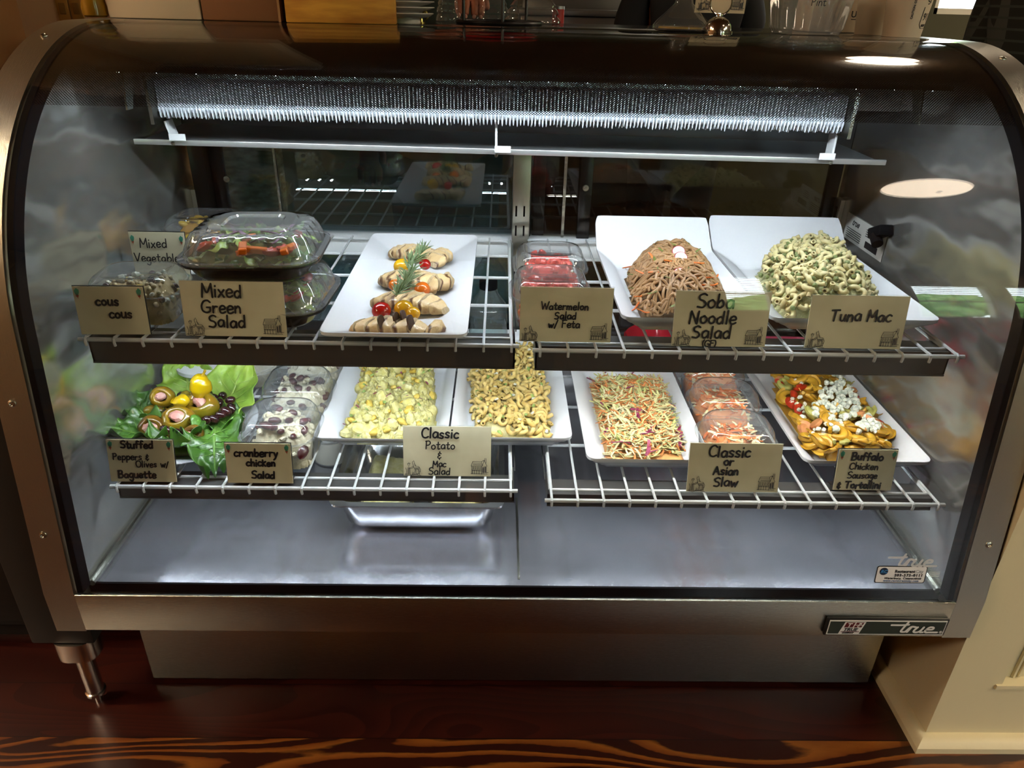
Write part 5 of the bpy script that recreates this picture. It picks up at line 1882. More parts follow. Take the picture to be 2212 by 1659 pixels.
def clamshell(label, c, w_, l, hb, hl, rz=0, group='clear lidded food tubs', rad=.03, dome=True, nrib=0, base_m=None, lid_z=None):
    """tub with flange and domed lid; c = centre of its base"""
    t = thing('lidded_tub', label, 'container', c, R(rz), group)
    mb = MB()
    mb.loft([rrect(w_ * .70, l * .70, rad, .0006, 6), rrect(w_ * .74, l * .74, rad, .0006, 6), rrect(w_ * .80, l * .80, rad, .006, 6), rrect(w_ * .90, l * .90, rad, hb - .004, 6), rrect(w_ * .92, l * .92, rad, hb, 6),
             rrect(w_, l, rad * 1.1, hb, 6), rrect(w_, l, rad * 1.1, hb - .003, 6)], True, False)
    mb.build('tub', base_m or RIBP, t, ang=50)
    mb = MB()
    z = hb + .0012
    mb.loft([rrect(w_, l, rad * 1.1, z, 6), rrect(w_ * .93, l * .93, rad, z, 6), rrect(w_ * .92, l * .92, rad, z + .004, 6), rrect(w_ * .86, l * .86, rad, z + hl * .7, 6), rrect(w_ * .78, l * .78, rad * .9, z + hl * .96, 6),
             rrect(w_ * .66, l * .66, rad * .8, z + hl, 6), rrect(w_ * .60, l * .60, rad * .8, z + hl - .003, 6)], False, True)
    mb.build('lid', RIBP, t, ang=50)
    return t


def fill(poly_c, w_, l, z, H, name, m_, label, cat, seed, rough=.002):
    """contents that fill a tub: rounded heap"""
    P = [(p.x, p.y) for p in rrect(w_, l, .02, 0, 4, poly_c[0], poly_c[1])]
    M_ = Mound(P, z, H, min(w_, l) * .3, .18, seed)
    M_.mesh(name, m_, 30, 30, rough, 0, label=label, cat=cat)
    return M_


cube = [proto(cubeish((.014, .013, .012), 200 + k, .25), 'watermelon_cube_%d' % k, WMEL, 40) for k in range(4)]
# watermelon, two tubs one behind the other and one under the nearer
wc = [at(1187, 600, 'z', ZU + .06), at(1190, 560, 'z', ZU + .10)]
TW, TL = .138, .128
for k, (cx, cyy, zb, lb) in enumerate([(.042, .236, ZU + .004, 'front clear tub of watermelon salad, right behind its card'), (.049, .372, ZU + .004, 'rear clear tub of watermelon salad, behind the other')]):
    clamshell(lb, (cx, cyy, zb), TW, TL, .056, .028, 0, 'tubs of watermelon salad', .035)
    f = fill((cx, cyy), TW * .74, TL * .74, zb + .003, .060, 'watermelon_juice_pulp', WMEL, ['pulpy red watermelon filling the front tub', 'pulpy red watermelon filling the rear tub'][k], 'watermelon', 20 + k)
    for x, y in f.pts(42):
        place('watermelon_cube', cube, (x, y, f.z + f.h(x, y) + rnd.uniform(0, .005)), rr3(.8), rnd.uniform(.8, 1.15), ['red watermelon cube in the front watermelon tub', 'red watermelon cube in the rear watermelon tub'][k], 'watermelon', ['watermelon cubes of the front tub', 'watermelon cubes of the rear tub'][k])
    for x, y in f.pts(10):
        place('feta_crumb', chz, (x, y, f.z + f.h(x, y) + .008), rr3(.8), rnd.uniform(.3, .55), ['white feta crumb in the front watermelon tub', 'white feta crumb in the rear watermelon tub'][k], 'cheese', ['feta crumbs of the front tub', 'feta crumbs of the rear tub'][k])

# cous cous
cx, cyy, zb = -.640, .232, ZU + .004
clamshell('clear tub of pearl cous cous behind its card', (cx, cyy, zb), .150, .125, .052, .026, 3, 'tubs at the left end of the upper shelf', .03)
f = fill((cx, cyy), .118, .096, zb + .003, .058, 'pearl_cous_cous', COUS, 'brown pearl cous cous in the left tub', 'cous cous', 31, .003)
cgr = [proto(MB().ell((0, 0, 0), (.0042,) * 3, 8, 6), 'pearl', mat('cous_pearl', 'c2b48c', .45, col2='a8956a', scale=70))]
for x, y in f.pts(90):
    place('couscous_pearl', cgr, (x, y, f.z + f.h(x, y) + .001), (0, 0, 0), rnd.uniform(.8, 1.1), 'tan cous cous pearl on top of the cous cous tub', 'cous cous', 'pearls on the cous cous')
for x, y in f.pts(26):
    place('feta_crumb', crm, (x, y, f.z + f.h(x, y) + .005), rr3(), rnd.uniform(.6, 1.2), 'white feta crumb on the cous cous', 'cheese', 'feta crumbs on the cous cous')
for x, y in f.pts(8):
    place('kalamata_slice', kp, (x, y, f.z + f.h(x, y) + .004), rr3(.6), rnd.uniform(.5, .7), 'dark olive piece on the cous cous', 'olive', 'olive pieces on the cous cous')
for x, y in f.pts(6):
    place('cucumber_piece', potk, (x, y, f.z + f.h(x, y) + .004), rr3(.6), rnd.uniform(.4, .6), 'yellow-green vegetable piece on the cous cous', 'vegetable', 'vegetable pieces on the cous cous')

# mixed vegetables, at the rear
cx, cyy, zb = -.650, .565, ZU + .004
clamshell('clear tub of yellow mixed vegetables behind its card', (cx, cyy, zb), .150, .13, .062, .022, 0, 'tubs at the left end of the upper shelf', .03)
f = fill((cx, cyy), .118, .10, zb + .003, .062, 'vegetable_bed', OIL, 'oily vegetables under the squash pieces in the rear tub', 'vegetables', 33, .003)
sq = [proto(MB().ell((0, 0, 0), (.016, .009, .007), 12, 8, None, 0, lambda d: 1 - .3 * max(0, d.x)), 'squash_0', mat('yellow_squash', 'c9a21c', .35, col2='b08c10', scale=40, coat=.4)), proto(cubeish((.016, .010, .008), 7, .25), 'squash_1', mat('yellow_squash', 'c9a21c'))]
for x, y in f.pts(26):
    place('squash_piece', sq, (x, y, f.z + f.h(x, y) + .004), rr3(.6), rnd.uniform(.8, 1.2), 'yellow squash piece in the mixed vegetables tub', 'squash', 'squash pieces of the mixed vegetables')

# cranberry chicken salad: four tubs in a file
crb = [proto(chunk((.0105, .008, .006), 300 + k, .4, 9, 6), 'cranberry_%d' % k, CRAN, 40) for k in range(3)]
cck = [proto(chunk((.010, .008, .006), 310 + k, .6, 8, 6), 'chicken_shred_%d' % k, CHSAL, 25) for k in range(4)]
SPOT = [(-.432, .212, ZL + .004, 'clear tub of cranberry chicken salad nearest the glass', 'nearest tub'), (-.436, .347, ZL + .004, 'second clear tub of cranberry chicken salad', 'second tub'), (-.440, .482, ZL + .004, 'rearmost clear tub of cranberry chicken salad', 'rear tub')]
for k, (cx, cyy, zb, lb, wh) in enumerate(SPOT):
    clamshell(lb, (cx, cyy, zb), .138, .132, .058, .034, 0, 'tubs of cranberry chicken salad', .034)
    f = fill((cx, cyy), .108, .104, zb + .003, .066, 'chicken_salad', CHSAL, 'creamy chicken salad in the %s of the cranberry chicken row' % wh, 'chicken salad', 40 + k, .003)
    for x, y in f.pts(46):
        place('chicken_shred', cck, (x, y, f.z + f.h(x, y) + .001), rr3(), rnd.uniform(.5, 1.0), 'pale chicken lump in the %s of cranberry chicken salad' % wh, 'chicken', 'chicken lumps of the %s' % wh)
    for x, y in f.pts(18 if k < 2 else 9):
        place('dried_cranberry', crb, (x, y, f.z + f.h(x, y) + .006), rr3(.6), rnd.uniform(.6, 1.1), 'dark dried cranberry on the %s of chicken salad' % wh, 'cranberry', 'cranberries of the %s' % wh)

# asian slaw: three tubs
ASI = [(.392, .205, 'nearest'), (.404, .335, 'second'), (.414, .465, 'rearmost')]
for k, (cx, cyy, wh) in enumerate(ASI):
    zb = ZL + .004
    clamshell('clear round-cornered tub of orange asian slaw, %s of the row' % wh, (cx, cyy, zb), .142, .124, .056, .030, 0, 'tubs of asian slaw', .042)
    f = fill((cx, cyy), .108, .094, zb + .003, .058, 'slaw_base', CARROTP, 'pale orange slaw filling the %s tub of asian slaw' % wh, 'slaw', 50 + k, .003)
    for nm_, m_, cnt, lb in (('shredded_carrot', CARROT, 80, 'orange carrot shreds in the %s asian slaw tub'), ('shredded_cabbage', CABB2, 60, 'whitish cabbage shreds in the %s asian slaw tub')):
        mb = MB()
        for i in range(cnt):
            x, y = f.pts(1, .008)[0]
            s_ = strip(.024 * rnd.uniform(.6, 1.2), .0026, .0013, rnd.uniform(.2, 2.4), 2000 + i, 6)
            q = Euler((rnd.uniform(-.5, .5), rnd.uniform(-.5, .5), rnd.uniform(0, 6.3))).to_matrix()
            b = Vector((x, y, f.z + f.h(x, y) + rnd.uniform(-.001, .006)))
            mb.add([q @ Vector(v) + b for v in s_.v], s_.f)
        tag(mb.build(nm_, m_, None, None, True, 60), lb % wh, 'slaw', None, 'stuff')

# mixed green salad: two black trays with ribbed clear lids
TRAYB = mat('black_tray', (.008, .008, .009), .22, coat=.3)
SAL = [(-.438, .262, ZU + .004, 'lower black tray of mixed green salad under its twin', 'lower'), (-.446, .262, ZU + .083, 'upper black tray of mixed green salad with ribbed clear lid', 'upper')]
SW, SLn = .222, .205
lf = [proto(MB().grid(lambda u, v, k=k: ((u - .5) * .034 * (1 - .5 * v), (v - .5) * .045, .006 * math.sin(u * 7 + k) * math.cos(v * 6 + k)), 8, 10, .0006), 'salad_leaf_%d' % k, [LETTD, LETT, HERB][k], 180) for k in range(3)]
for k, (cx, cyy, zb, lb, wh) in enumerate(SAL):
    t = thing('salad_tray', lb, 'container', (cx, cyy, zb), R(3 if k else -2), 'trays of mixed green salad')
    mb = MB()
    mb.loft([rrect(SW * .72, SLn * .72, .03, .0005, 6), rrect(SW * .80, SLn * .80, .035, .008, 6), rrect(SW * .90, SLn * .90, .04, .030, 6), rrect(SW, SLn, .05, .031, 6), rrect(SW, SLn, .05, .028, 6)], True, False)
    mb.build('black_base', TRAYB, t, ang=50)
    mb = MB()
    # lid: flange, ribbed wall, flat top with raised oval
    NP = 96

    def ribring(sx, z, amp):
        base = rrect(SW * sx, SLn * sx, .05 * sx, z, 5)
        # resample evenly
        P = base + base[:1]
        Ls = [0]
        for a, b in zip(P, P[1:]):
            Ls.append(Ls[-1] + (b - a).length)
        out = []
        j = 0
        for i in range(NP):
            s = Ls[-1] * i / NP
            while Ls[j + 1] < s:
                j += 1
            q = P[j].lerp(P[j + 1], (s - Ls[j]) / max(1e-9, Ls[j + 1] - Ls[j]))
            out.append(Vector((q.x * (1 + amp * (i % 4 in (0, 1))), q.y * (1 + amp * (i % 4 in (0, 1))), q.z)))
        return out
    mb.loft([ribring(1.0, .0325, 0), ribring(1.0, .036, 0), ribring(.93, .037, 0), ribring(.91, .042, .0), ribring(.895, .044, .030), ribring(.83, .062, .034), ribring(.78, .071, .026), ribring(.74, .0735, 0),
             ribring(.60, .0735, 0), ribring(.57, .0775, 0), ribring(.42, .0775, 0), ribring(.39, .0745, 0)], False, True)
    mb.build('ribbed_lid', clear('lid_plastic', (.93, .95, .98), 1.52, .06, .15, 2.6), t, ang=30)
    f = fill((cx, cyy), SW * .74, SLn * .74, zb + .012, .042, 'salad_leaves_bed', HERB, 'dark salad greens filling the %s tray' % wh, 'salad', 60 + k, .004)
    for x, y in f.pts(60):
        place('salad_leaf', lf, (x, y, f.z + f.h(x, y) + .002), rr3(.6), rnd.uniform(.6, 1.0), 'green salad leaf in the %s salad tray' % wh, 'lettuce', 'salad leaves of the %s tray' % wh)
    car = proto(cubeish((.034, .013, .010), 400 + k, .15), 'carrot_stick', CARROT, 30)
    for j, (u, v) in enumerate([(505, 568), (518, 580), (490, 575), (560, 490), (600, 560), (540, 520), (630, 530)]):
        p = at(u, v, 'z', zb + .052)
        place('carrot_stick', car, (min(max(p.x, cx - .07), cx + .07), min(max(p.y, cyy - .078), cyy + .07), zb + .050 + .003 * (j % 3)), rr3(.3), rnd.uniform(.6, 1.0), 'orange carrot stick in the %s salad tray' % wh, 'carrot', 'carrot sticks of the %s tray' % wh)
    for j, (dx, dy) in enumerate([(-.068, -.05), (-.052, -.03), (.045, -.070), (.062, -.055), (-.01, .0), (.03, .03), (-.04, .05), (.06, .02)]):
        place('tomato_piece', wedge, (cx + dx, cyy + dy, zb + .050), rr3(.6), rnd.uniform(.95, 1.25), 'red tomato piece in the %s salad tray' % wh, 'tomato', 'tomato pieces of the %s tray' % wh)
    cab = [proto(strip(.040, .0035, .0018, 1.4, 420 + q), 'purple_cabbage_%d' % q, mat('purple_cabbage', '4c2248', .4, col2='7a4a72', scale=30)) for q in range(2)]
    for x, y in f.pts(16, .03):
        place('purple_cabbage', cab, (x, y, f.z + f.h(x, y) + .008), rr3(.4), rnd.uniform(.7, 1.0), 'purple cabbage shred in the %s salad tray' % wh, 'cabbage', 'purple cabbage of the %s tray' % wh)

# ------------------------------------------------------------------ other tubs, pan and bowl
LIDW = mat('white_lid', (.70, .72, .74), .35)
DELI = clear('deli_cup', (.93, .94, .93), 1.45, .15, .18)


def round_tub(label, c, r_, h_, fill_m, fz, lid=True):
    t = thing('round_tub', label, 'tub', c, 0)
    MB().lathe([(.0001, .0006), (r_ * .82, .0006), (r_ * .86, .004), (r_, h_ - .003), (r_ * 1.04, h_ - .003), (r_ * 1.04, h_)], 32).build('cup', DELI, t)
    if lid:
        MB().lathe([(r_ * 1.07, h_ - .006), (r_ * 1.07, h_ + .002), (r_ * .95, h_ + .003), (r_ * .92, h_), (.0001, h_)], 32).build('tub_lid', LIDW, t)
    else:
        MB().lathe([(r_ * 1.07, h_ - .006), (r_ * 1.07, h_ + .002), (r_ * .95, h_ + .003), (r_ * .92, h_), (.0001, h_)], 32).build('tub_lid', DELI, t)
    MB().lathe([(.0001, .003), (r_ * .80, .003), (r_ * .94, fz), (.0001, fz + .002)], 28).build('contents', fill_m, t)
    return t


round_tub('round tub with a white lid behind the lettuce plate', (-.668, .475, ZL + .004), .052, .052, mat('tub_olives', '8a7a3c', .5, col2='5c5424', scale=30), .035)
round_tub('clear round tub at the rear, left of the chicken salad tubs', (-.565, .50, ZL + .004), .045, .04, CHSAL, .034, False)
round_tub('pale round tub standing on the deck under the chicken salad', (-.408, .44, .3716), .048, .075, mat('pale_mix', 'cfcbbb', .5), .060, False)
# hotel pan on the deck with two tubs of salad inside
t = thing('steel_pan', 'stainless food pan on the case floor under the left lower shelf', 'pan', (-.190, .290, .3716))
PANM = mat('pan_stainless', (.72, .73, .74), .2, 1)
mb = MB()
PW_, PL_, PH_ = .325, .265, .082
mb.loft([rrect(PW_, PL_, .02, PH_ - .004, 6), rrect(PW_, PL_, .02, PH_, 6), rrect(PW_ - .022, PL_ - .022, .03, PH_ + .001, 6), rrect(PW_ - .030, PL_ - .030, .03, PH_ - .006, 6), rrect(PW_ - .045, PL_ - .045, .035, .022, 6), rrect(PW_ - .075, PL_ - .075, .04, .003, 6), rrect(.05, .05, .02, .003, 6)], False, True)
mb.loft([rrect(PW_, PL_, .02, PH_ - .004, 6), rrect(PW_ - .026, PL_ - .026, .03, PH_ - .008, 6), rrect(PW_ - .043, PL_ - .043, .035, .020, 6), rrect(PW_ - .073, PL_ - .073, .04, .0005, 6)], False, True)
mb.build('pan_body', PANM, t, ang=50)
for k, (x, m_, lb) in enumerate([(-.262, POTC, 'rectangular clear tub of potato salad in the steel pan, left one'), (-.122, mat('macaroni_fill', 'd8cc8c', .5, col2='c4b468', scale=40), 'rectangular clear tub of macaroni salad in the steel pan, right one')]):
    c_ = (x, .285, .3765)
    clamshell(lb, c_, .128, .19, .072, .012, 0, 'tubs in the steel pan', .03)
    fill((c_[0], c_[1]), .104, .16, .3795, .064, 'salad_fill', m_, ['pale potato salad inside the left tub of the pan', 'pale macaroni salad inside the right tub of the pan'][k], 'salad', 70 + k, .002)
t = thing('red_bowl', 'glossy red bowl at the rear of the right lower shelf', 'bowl', (.345, .655, ZL + .004))
REDM = mat('red_glaze', (.45, .012, .03), .2, coat=.5)
MB().lathe([(.0001, .004), (.04, .004), (.044, .0), (.050, .0), (.052, .006), (.085, .040), (.090, .050), (.087, .052), (.080, .040), (.048, .010), (.0001, .008)], 40).build('bowl_body', REDM, t)
t = thing('red_tray', 'pinkish red tray at the rear behind the tortellini platter', 'tray', (.62, .665, ZL + .004))
MB().loft([rrect(.16, .07, .02, 0, 5), rrect(.19, .085, .025, .035, 5), rrect(.184, .079, .022, .035, 5), rrect(.155, .065, .018, .004, 5)], True, True).build('tray_body', mat('pink_plastic', (.5, .05, .12), .35), t)
t = thing('clear_jug', 'clear plastic jug with a black cap behind the chicken platter shelf', 'jug', (-.068, .665, ZL + .022))
JUGM = clear('jug_plastic', (.8, .88, .88), 1.5, .05, .05, 1.5)
MB().lathe([(.0001, 0), (.042, 0), (.046, .006), (.044, .03), (.046, .034), (.044, .06), (.046, .064), (.044, .09), (.040, .11), (.022, .135), (.019, .15)], 28).build('jug_body', JUGM, t)
MB().lathe([(.021, .145), (.021, .163), (.019, .166), (.0001, .166)], 24).build('cap', BLACK, t)

# ------------------------------------------------------------------ things standing on the case
TZ = 1.2322


def on_top(u, v):
    p = at(u, v, 'z', TZ)
    return p


# squeeze bottle with golden oil
t = thing('oil_bottle', 'small bottle of golden oil at the left end of the case top', 'bottle', (at(208, 35, 'y', .63).x, .63, TZ))
sc = 1.0
MB().lathe([(.0001, .001), (.019, .001), (.0225, .004), (.023, .018), (.021, .028), (.0225, .04), (.0225, .095), (.018, .11), (.009, .122), (.009, .135)], 24).build('bottle_glass', mat('oil_bottle', 'b98a1e', .12, coat=.5, col2='8f6410', scale=12, trans=.35), t)
MB().lathe([(.0233, .040), (.0233, .09)], 24).build('paper_label', mat('bottle_label', '6f6238', .6), t)
MB().lathe([(.0115, .124), (.0115, .142), (.0001, .143)], 16).build('cap', mat('bottle_cap', (.5, .4, .05), .4), t)


def carton(name, label, u0, u1, v, y, dep, hgt, m, bev=.003, cat='box', split=None):
    a, b = at(u0, v, 'y', y), at(u1, v, 'y', y)
    t = thing(name, label, cat, ((a.x + b.x) / 2, y + dep / 2, TZ))
    w_ = b.x - a.x
    MB().box((0, 0, hgt / 2), (w_, dep, hgt), None, bev).build('body', m, t)
    return t, w_


WCARD = mat('white_carton', 'd6c3a4', .6, bump=.0004, bscale=60)
t, w_ = carton('white_carton', 'plain off-white carton at the left of the case top', 236, 434, 40, .62, .16, .17, WCARD)
MB().box((0, -.0806, .165), (w_ * .96, .001, .004)).build('lid_edge_shadow', mat('carton_shadow', '8f7c60', .7), t, smooth=False)  # darker strip stands in for the shadow under the lid edge
BROWN = mat('brown_cardboard', '7a5230', .75, bump=.0004, bscale=90, stretch=(1, 1, 4))
t, w_ = carton('brown_carton', 'brown cardboard box between the white carton and the wooden box', 438, 606, 40, .62, .16, .15, BROWN)
MB().box((w_ * .49, -.0803, .075), (w_ * .03, .001, .15)).build('edge_tape', mat('tape_light', '9a7850', .5), t, smooth=False)
WOODB = mat('golden_wood', 'd8a040', .45, col2='a8702a', scale=9, stretch=(1, 1, 5), detail=5, bump=.0004, bscale=40)
t = thing('wooden_box', 'golden wooden box on the case top, left of the stacked plates', 'box', (0, 0, 0))
a, b = at(612, 50, 'y', .62), at(846, 50, 'y', .62)
t.location = ((a.x + b.x) / 2, .62 + .075, TZ)
t.rotation_euler = (0, 0, R(6))
w_ = b.x - a.x
mb = MB()
for q in ((-w_ / 2, w_ / 2, -.075, -.063), (-w_ / 2, w_ / 2, .063, .075)):
    mb.bb(q[0], q[1], q[2], q[3], 0, .13, .002)
for q in ((-w_ / 2, -w_ / 2 + .012), (w_ / 2 - .012, w_ / 2)):
    mb.bb(q[0], q[1], -.0629, .0629, 0, .13, .002)
mb.bb(-w_ / 2 + .012, w_ / 2 - .012, -.063, .063, 0, .01)
mb.build('box_sides', WOODB, t)
# stack of white plates
PORW = mat('white_plate', (.62, .60, .55), .2, coat=.4)
pc = at(893, 50, 'y', .735)
for k in range(6):
    t = thing('white_plate', 'white rimmed plate in the stack beside the wooden box, %s' % ['bottom plate', 'second plate up from the bottom', 'third plate up', 'fourth plate up', 'second plate from the top', 'topmost plate'][k], 'plate', (pc.x - .012, .735, TZ + .0102 * k + (.008 if k else 0)), 0, 'stacked white plates')
    if k == 0:
        MB().lathe([(.0001, .0), (.026, .0), (.027, .009), (.045, .012), (.054, .018), (.053, .0195), (.03, .014), (.0001, .013)], 36).build('dish', PORW, t)
    else:
        MB().lathe([(.0001, .003), (.024, .003), (.026, .0005), (.028, .003), (.046, .007), (.056, .0105), (.0555, .012), (.028, .0055), (.0001, .0055)], 36).build('dish', PORW, t)
t = thing('brass_hook', 'small brass cup hook standing right of the plates', 'hook', on_top(934, 44))
t.location = (on_top(934, 44).x, .74, TZ)
MB().tube(catmull([(0, 0, 0), (0, 0, .012), (.008, 0, .022), (.012, 0, .012), (.007, 0, .006)], 4), .0026, 8).build('hook_wire', mat('brass', (.6, .42, .12), .25, 1), t)
MB().lathe([(.006, 0), (.006, .003), (.0001, .003)], 12).build('hook_base', mat('brass', (.6, .42, .12)), t)
# black wire stand carrying a red bowl
cxw = at(1078, 52, 'y', .80)
t = thing('wire_stand', 'black wire stand with a round foot ring in the middle of the case top', 'stand', (cxw.x, .80, TZ))
WIRE = mat('black_wire', (.006, .006, .006), .35)
rs = .088
mb = MB().tube([(rs * math.cos(2 * PI * k / 40), rs * math.sin(2 * PI * k / 40), .004) for k in range(40)], .0042, 8, closed=True)
mb.build('foot_ring', WIRE, t)
MB().tube([(rs * math.cos(2 * PI * k / 40), rs * math.sin(2 * PI * k / 40), .105) for k in range(40)], .0042, 8, closed=True).build('carrying_ring', WIRE, t)
for u in (1003, 1086, 1139):
    x = at(u, 30, 'y', .78).x - cxw.x
    s_ = -1 if u != 1139 else 1
    y = s_ * math.sqrt(max(0, rs * rs - x * x))
    MB().tube([(x, y, .004), (x, y, .16)], .0030, 8).build('upright', WIRE, t)
t = thing('red_bowl', 'dark red bowl carried by the black wire stand', 'bowl', (cxw.x, .80, TZ + .064))
MB().lathe([(.0001, .002), (.04, .0), (.066, .012), (.0805, .036), (.086, .07), (.084, .071), (.078, .036), (.05, .010), (.0001, .008)], 40).build('bowl_body', mat('dark_red_glaze', (.36, .010, .014), .15, coat=.6), t)
# glass domes
CG = clear('clear_glass', (.95, .96, .93), 1.55, .01, .04, 1.6)
for k, (u, y, s, lb) in enumerate([(1150, .93, 1.0, 'wide glass cake dome right of the wire stand'), (1064, .96, .62, 'smaller glass dome behind the wire stand'), (968, .93, .45, 'little glass jar lid beside the hand')]):
    x = at(u, 40, 'y', y).x
    t = thing('glass_dome', lb, 'dome', (x, y, TZ), 0)
    MB().lathe([(.060 * s, .0), (.064 * s, .002), (.064 * s, .006), (.060 * s, .012), (.056 * s, .016), (.060 * s, .020), (.057 * s, .027), (.050 * s, .033), (.052 * s, .037), (.044 * s, .046), (.028 * s, .055), (.012 * s, .060), (.0001, .061)], 40).build('glass_body', CG, t)
    MB().lathe([(.008 * s, .058), (.010 * s, .068), (.016 * s, .078), (.010 * s, .092), (.0001, .094)], 24).build('knob', CG, t)
# glass decanter, bell with card, pint tub, boxes, cups
p = on_top(1472, 72)
t = thing('glass_decanter', 'flared clear glass decanter left of the bell', 'decanter', (at(1472, 60, 'y', .66).x, .66, TZ))
MB().lathe([(.0001, .002), (.050, .001), (.0555, .004), (.056, .010), (.050, .018), (.032, .034), (.018, .048), (.015, .060), (.017, .064), (.015, .068), (.017, .080), (.014, .11), (.020, .14)], 40).build('glass_body', CG, t)
MB().lathe([(.0001, .005), (.046, .005), (.044, .008), (.0001, .009)], 32).build('thick_base', mat('amber_residue', (.25, .16, .03), .2), t)
p = at(1549, 70, 'y', .63)
t = thing('service_bell', 'silver dome bell-shaped card stand with a wire ring', 'card stand', (p.x, .63, TZ))
CHR = mat('chrome', (.62, .58, .52), .12, 1)
MB().lathe([(.0285, 0), (.0285, .003), (.0255, .004), (.0245, .012), (.019, .021), (.010, .0265), (.004, .028), (.004, .032)], 32, cap0=True, cap1=True).build('dome', CHR, t)
MB().tube([(.0205 * math.cos(2 * PI * k / 36), 0, .051 + .0205 * math.sin(2 * PI * k / 36)) for k in range(36)], .0017, 8, closed=True).build('ring', CHR, t)
a, b = at(1500, 27, 'y', .655), at(1608, 27, 'y', .655)
t = thing('price_card', 'white printed card standing behind the bell ring', 'sign', ((a.x + b.x) / 2, .655, a.z))
w_ = b.x - a.x
MB().box((0, .001, .032), (w_, .0012, .064)).build('card', mat('card_white', 'c9b896', .6), t, smooth=False)
Mc = Matrix.Rotation(R(90), 4, 'X') @ Matrix.Translation((0, 0, .0002))
mb = MB()
strokes(mb, FARM, -w_ * .46, .004, w_ * .26, .0005, Mc)
mb.build('engraved_farmer_and_horse', PRINT, t, smooth=False)
mb = MB()
strokes(mb, HOUSE, w_ * .20, .004, w_ * .26, .0005, Mc)
mb.build('engraved_house', PRINT, t, smooth=False)
# the card's foot
MB().box((0, .012, -(a.z - TZ) + .0015), (w_ * .3, .03, .003)).build('stand_foot', CHR, t)
MB().box((0, .004, -(a.z - TZ) / 2 + .002), (.008, .003, (a.z - TZ))).build('stand_stem', CHR, t, smooth=False)

p = at(1738, 70, 'y', .66)
t = thing('pint_tub', 'clear fluted tub marked Pint at the right of the case top', 'container', (p.x, .66, TZ))
mb = MB()


def flute(s, z, amp, n=72):
    out = []
    for i in range(n):
        a = 2 * PI * i / n
        k = (abs(math.cos(a)) ** 5 + abs(math.sin(a)) ** 5) ** (-1 / 5)
        r_ = s * k * (1 + amp * (i % 3 == 0))
        out.append(Vector((r_ * math.cos(a), r_ * math.sin(a) * .92, z)))
    return out


TUBC = clear('tub_plastic', (.93, .93, .92), 1.5, .06, .10, 1.8)
mb.loft([flute(.02, .001, 0), flute(.056, .001, 0), flute(.058, .006, .0), flute(.060, .010, .03), flute(.068, .062, .03), flute(.070, .068, 0), flute(.074, .070, 0), flute(.075, .076, 0)], True)
mb.build('tub_body', TUBC, t, ang=25)
MB().loft([flute(.0755, .074, 0), flute(.0765, .078, 0), flute(.070, .080, 0), flute(.066, .078, 0), flute(.02, .078, 0)], False, True).build('tub_lid', TUBC, t, ang=30)
mb = MB()
lettering(mb, 'Pint', -.008, .0, .013, Matrix.Translation((0, -.0635, .050)) @ Matrix.Rotation(R(96), 4, 'X'), .0007)
mb.build('handwriting', INK, t, smooth=False)
a, b = at(1798, 60, 'y', .80), at(1862, 60, 'y', .80)
t = thing('white_carton', 'white carton with small black print behind the paper cups', 'box', ((a.x + b.x) / 2 - .02, .86, TZ))
w_ = (b.x - a.x) + .05
MB().box((0, 0, .05), (w_, .10, .10), None, .002).build('body', mat('printed_carton', 'b3a389', .6), t)
Mx = Matrix.Translation((0, -.0502, 0)) @ Matrix.Rotation(R(90), 4, 'X')
text('carton_print', 'US.', .017, Mx @ Matrix.Translation((w_ * .34, .030, 0)), INK, t, .0004)
mb = MB()
for k in range(4):
    mb.box((w_ * .18, -.0502, .098 - k * .004), (w_ * .44, .0006, .0018))
mb.box((w_ * -.12, -.0502, .096), (.012, .0006, .008))
mb.box((w_ * .34, -.0502, .026), (.020, .0006, .0016))
mb.build('carton_print', INK, t, smooth=False)
CUP = mat('paper_cup', 'b9ab92', .55)


def paper_cup(label, u, v, y, r0, r1, hh, prints):
    x = at(u, v, 'y', y).x
    t = thing('paper_cup', label, 'cup', (x, y, TZ), 0, 'paper cups at the right of the case top')
    MB().lathe([(.0001, .004), (r0 - .002, .004), (r0 - .001, 0), (r0, 0), (r1, hh), (r1 + .002, hh + .002), (r1 - .001, hh + .003), (r0 - .002, .006)], 40).build('cup_body', CUP, t)

    def wrap(me, phi, z):
        for v_ in me.vertices:
            zz = z + v_.co.y
            rr_ = r0 + (r1 - r0) * zz / hh + .0004 + v_.co.z
            a_ = phi + v_.co.x / rr_
            v_.co = (rr_ * math.sin(a_), -rr_ * math.cos(a_), zz)
    for body, size, phi, z, rot in prints:
        me = text_mesh(body, size, .0001, .0002)
        me.transform(Matrix.Rotation(R(rot), 4, 'Z'))
        wrap(me, R(phi), z)
        me.materials.clear()
        me.materials.append(INK)
        o = bpy.data.objects.new('cup_print', me)
        C.objects.link(o)
        o.parent = t
    # outline of the printed emblem
    ph = [(-.012, .052), (-.012, .022), (-.006, .016), (.010, .016), (.014, .022), (.014, .045)]
    P = []
    for (dx, z) in ph:
        rr_ = r0 + (r1 - r0) * z / hh + .0006
        a_ = R(38) + dx / rr_
        P.append((rr_ * math.sin(a_), -rr_ * math.cos(a_), z))
    MB().tube(P, .0005, 5).build('cup_emblem', INK, t)


paper_cup('paper cup left of the nearer one, partly hidden by it', 1884, 70, .74, .034, .046, .125, [('S', .018, 32, .062, 0), ('Z', .014, 40, .03, 90)])
paper_cup('nearest white paper cup, right of the others', 1946, 78, .64, .034, .047, .125, [('CAUTION: CONTENTS', .0052, -8, .058, 90), ('91', .017, 38, .030, 0), ('NEW', .006, 38, .019, 0), ('SI', .015, 36, .058, 30)])

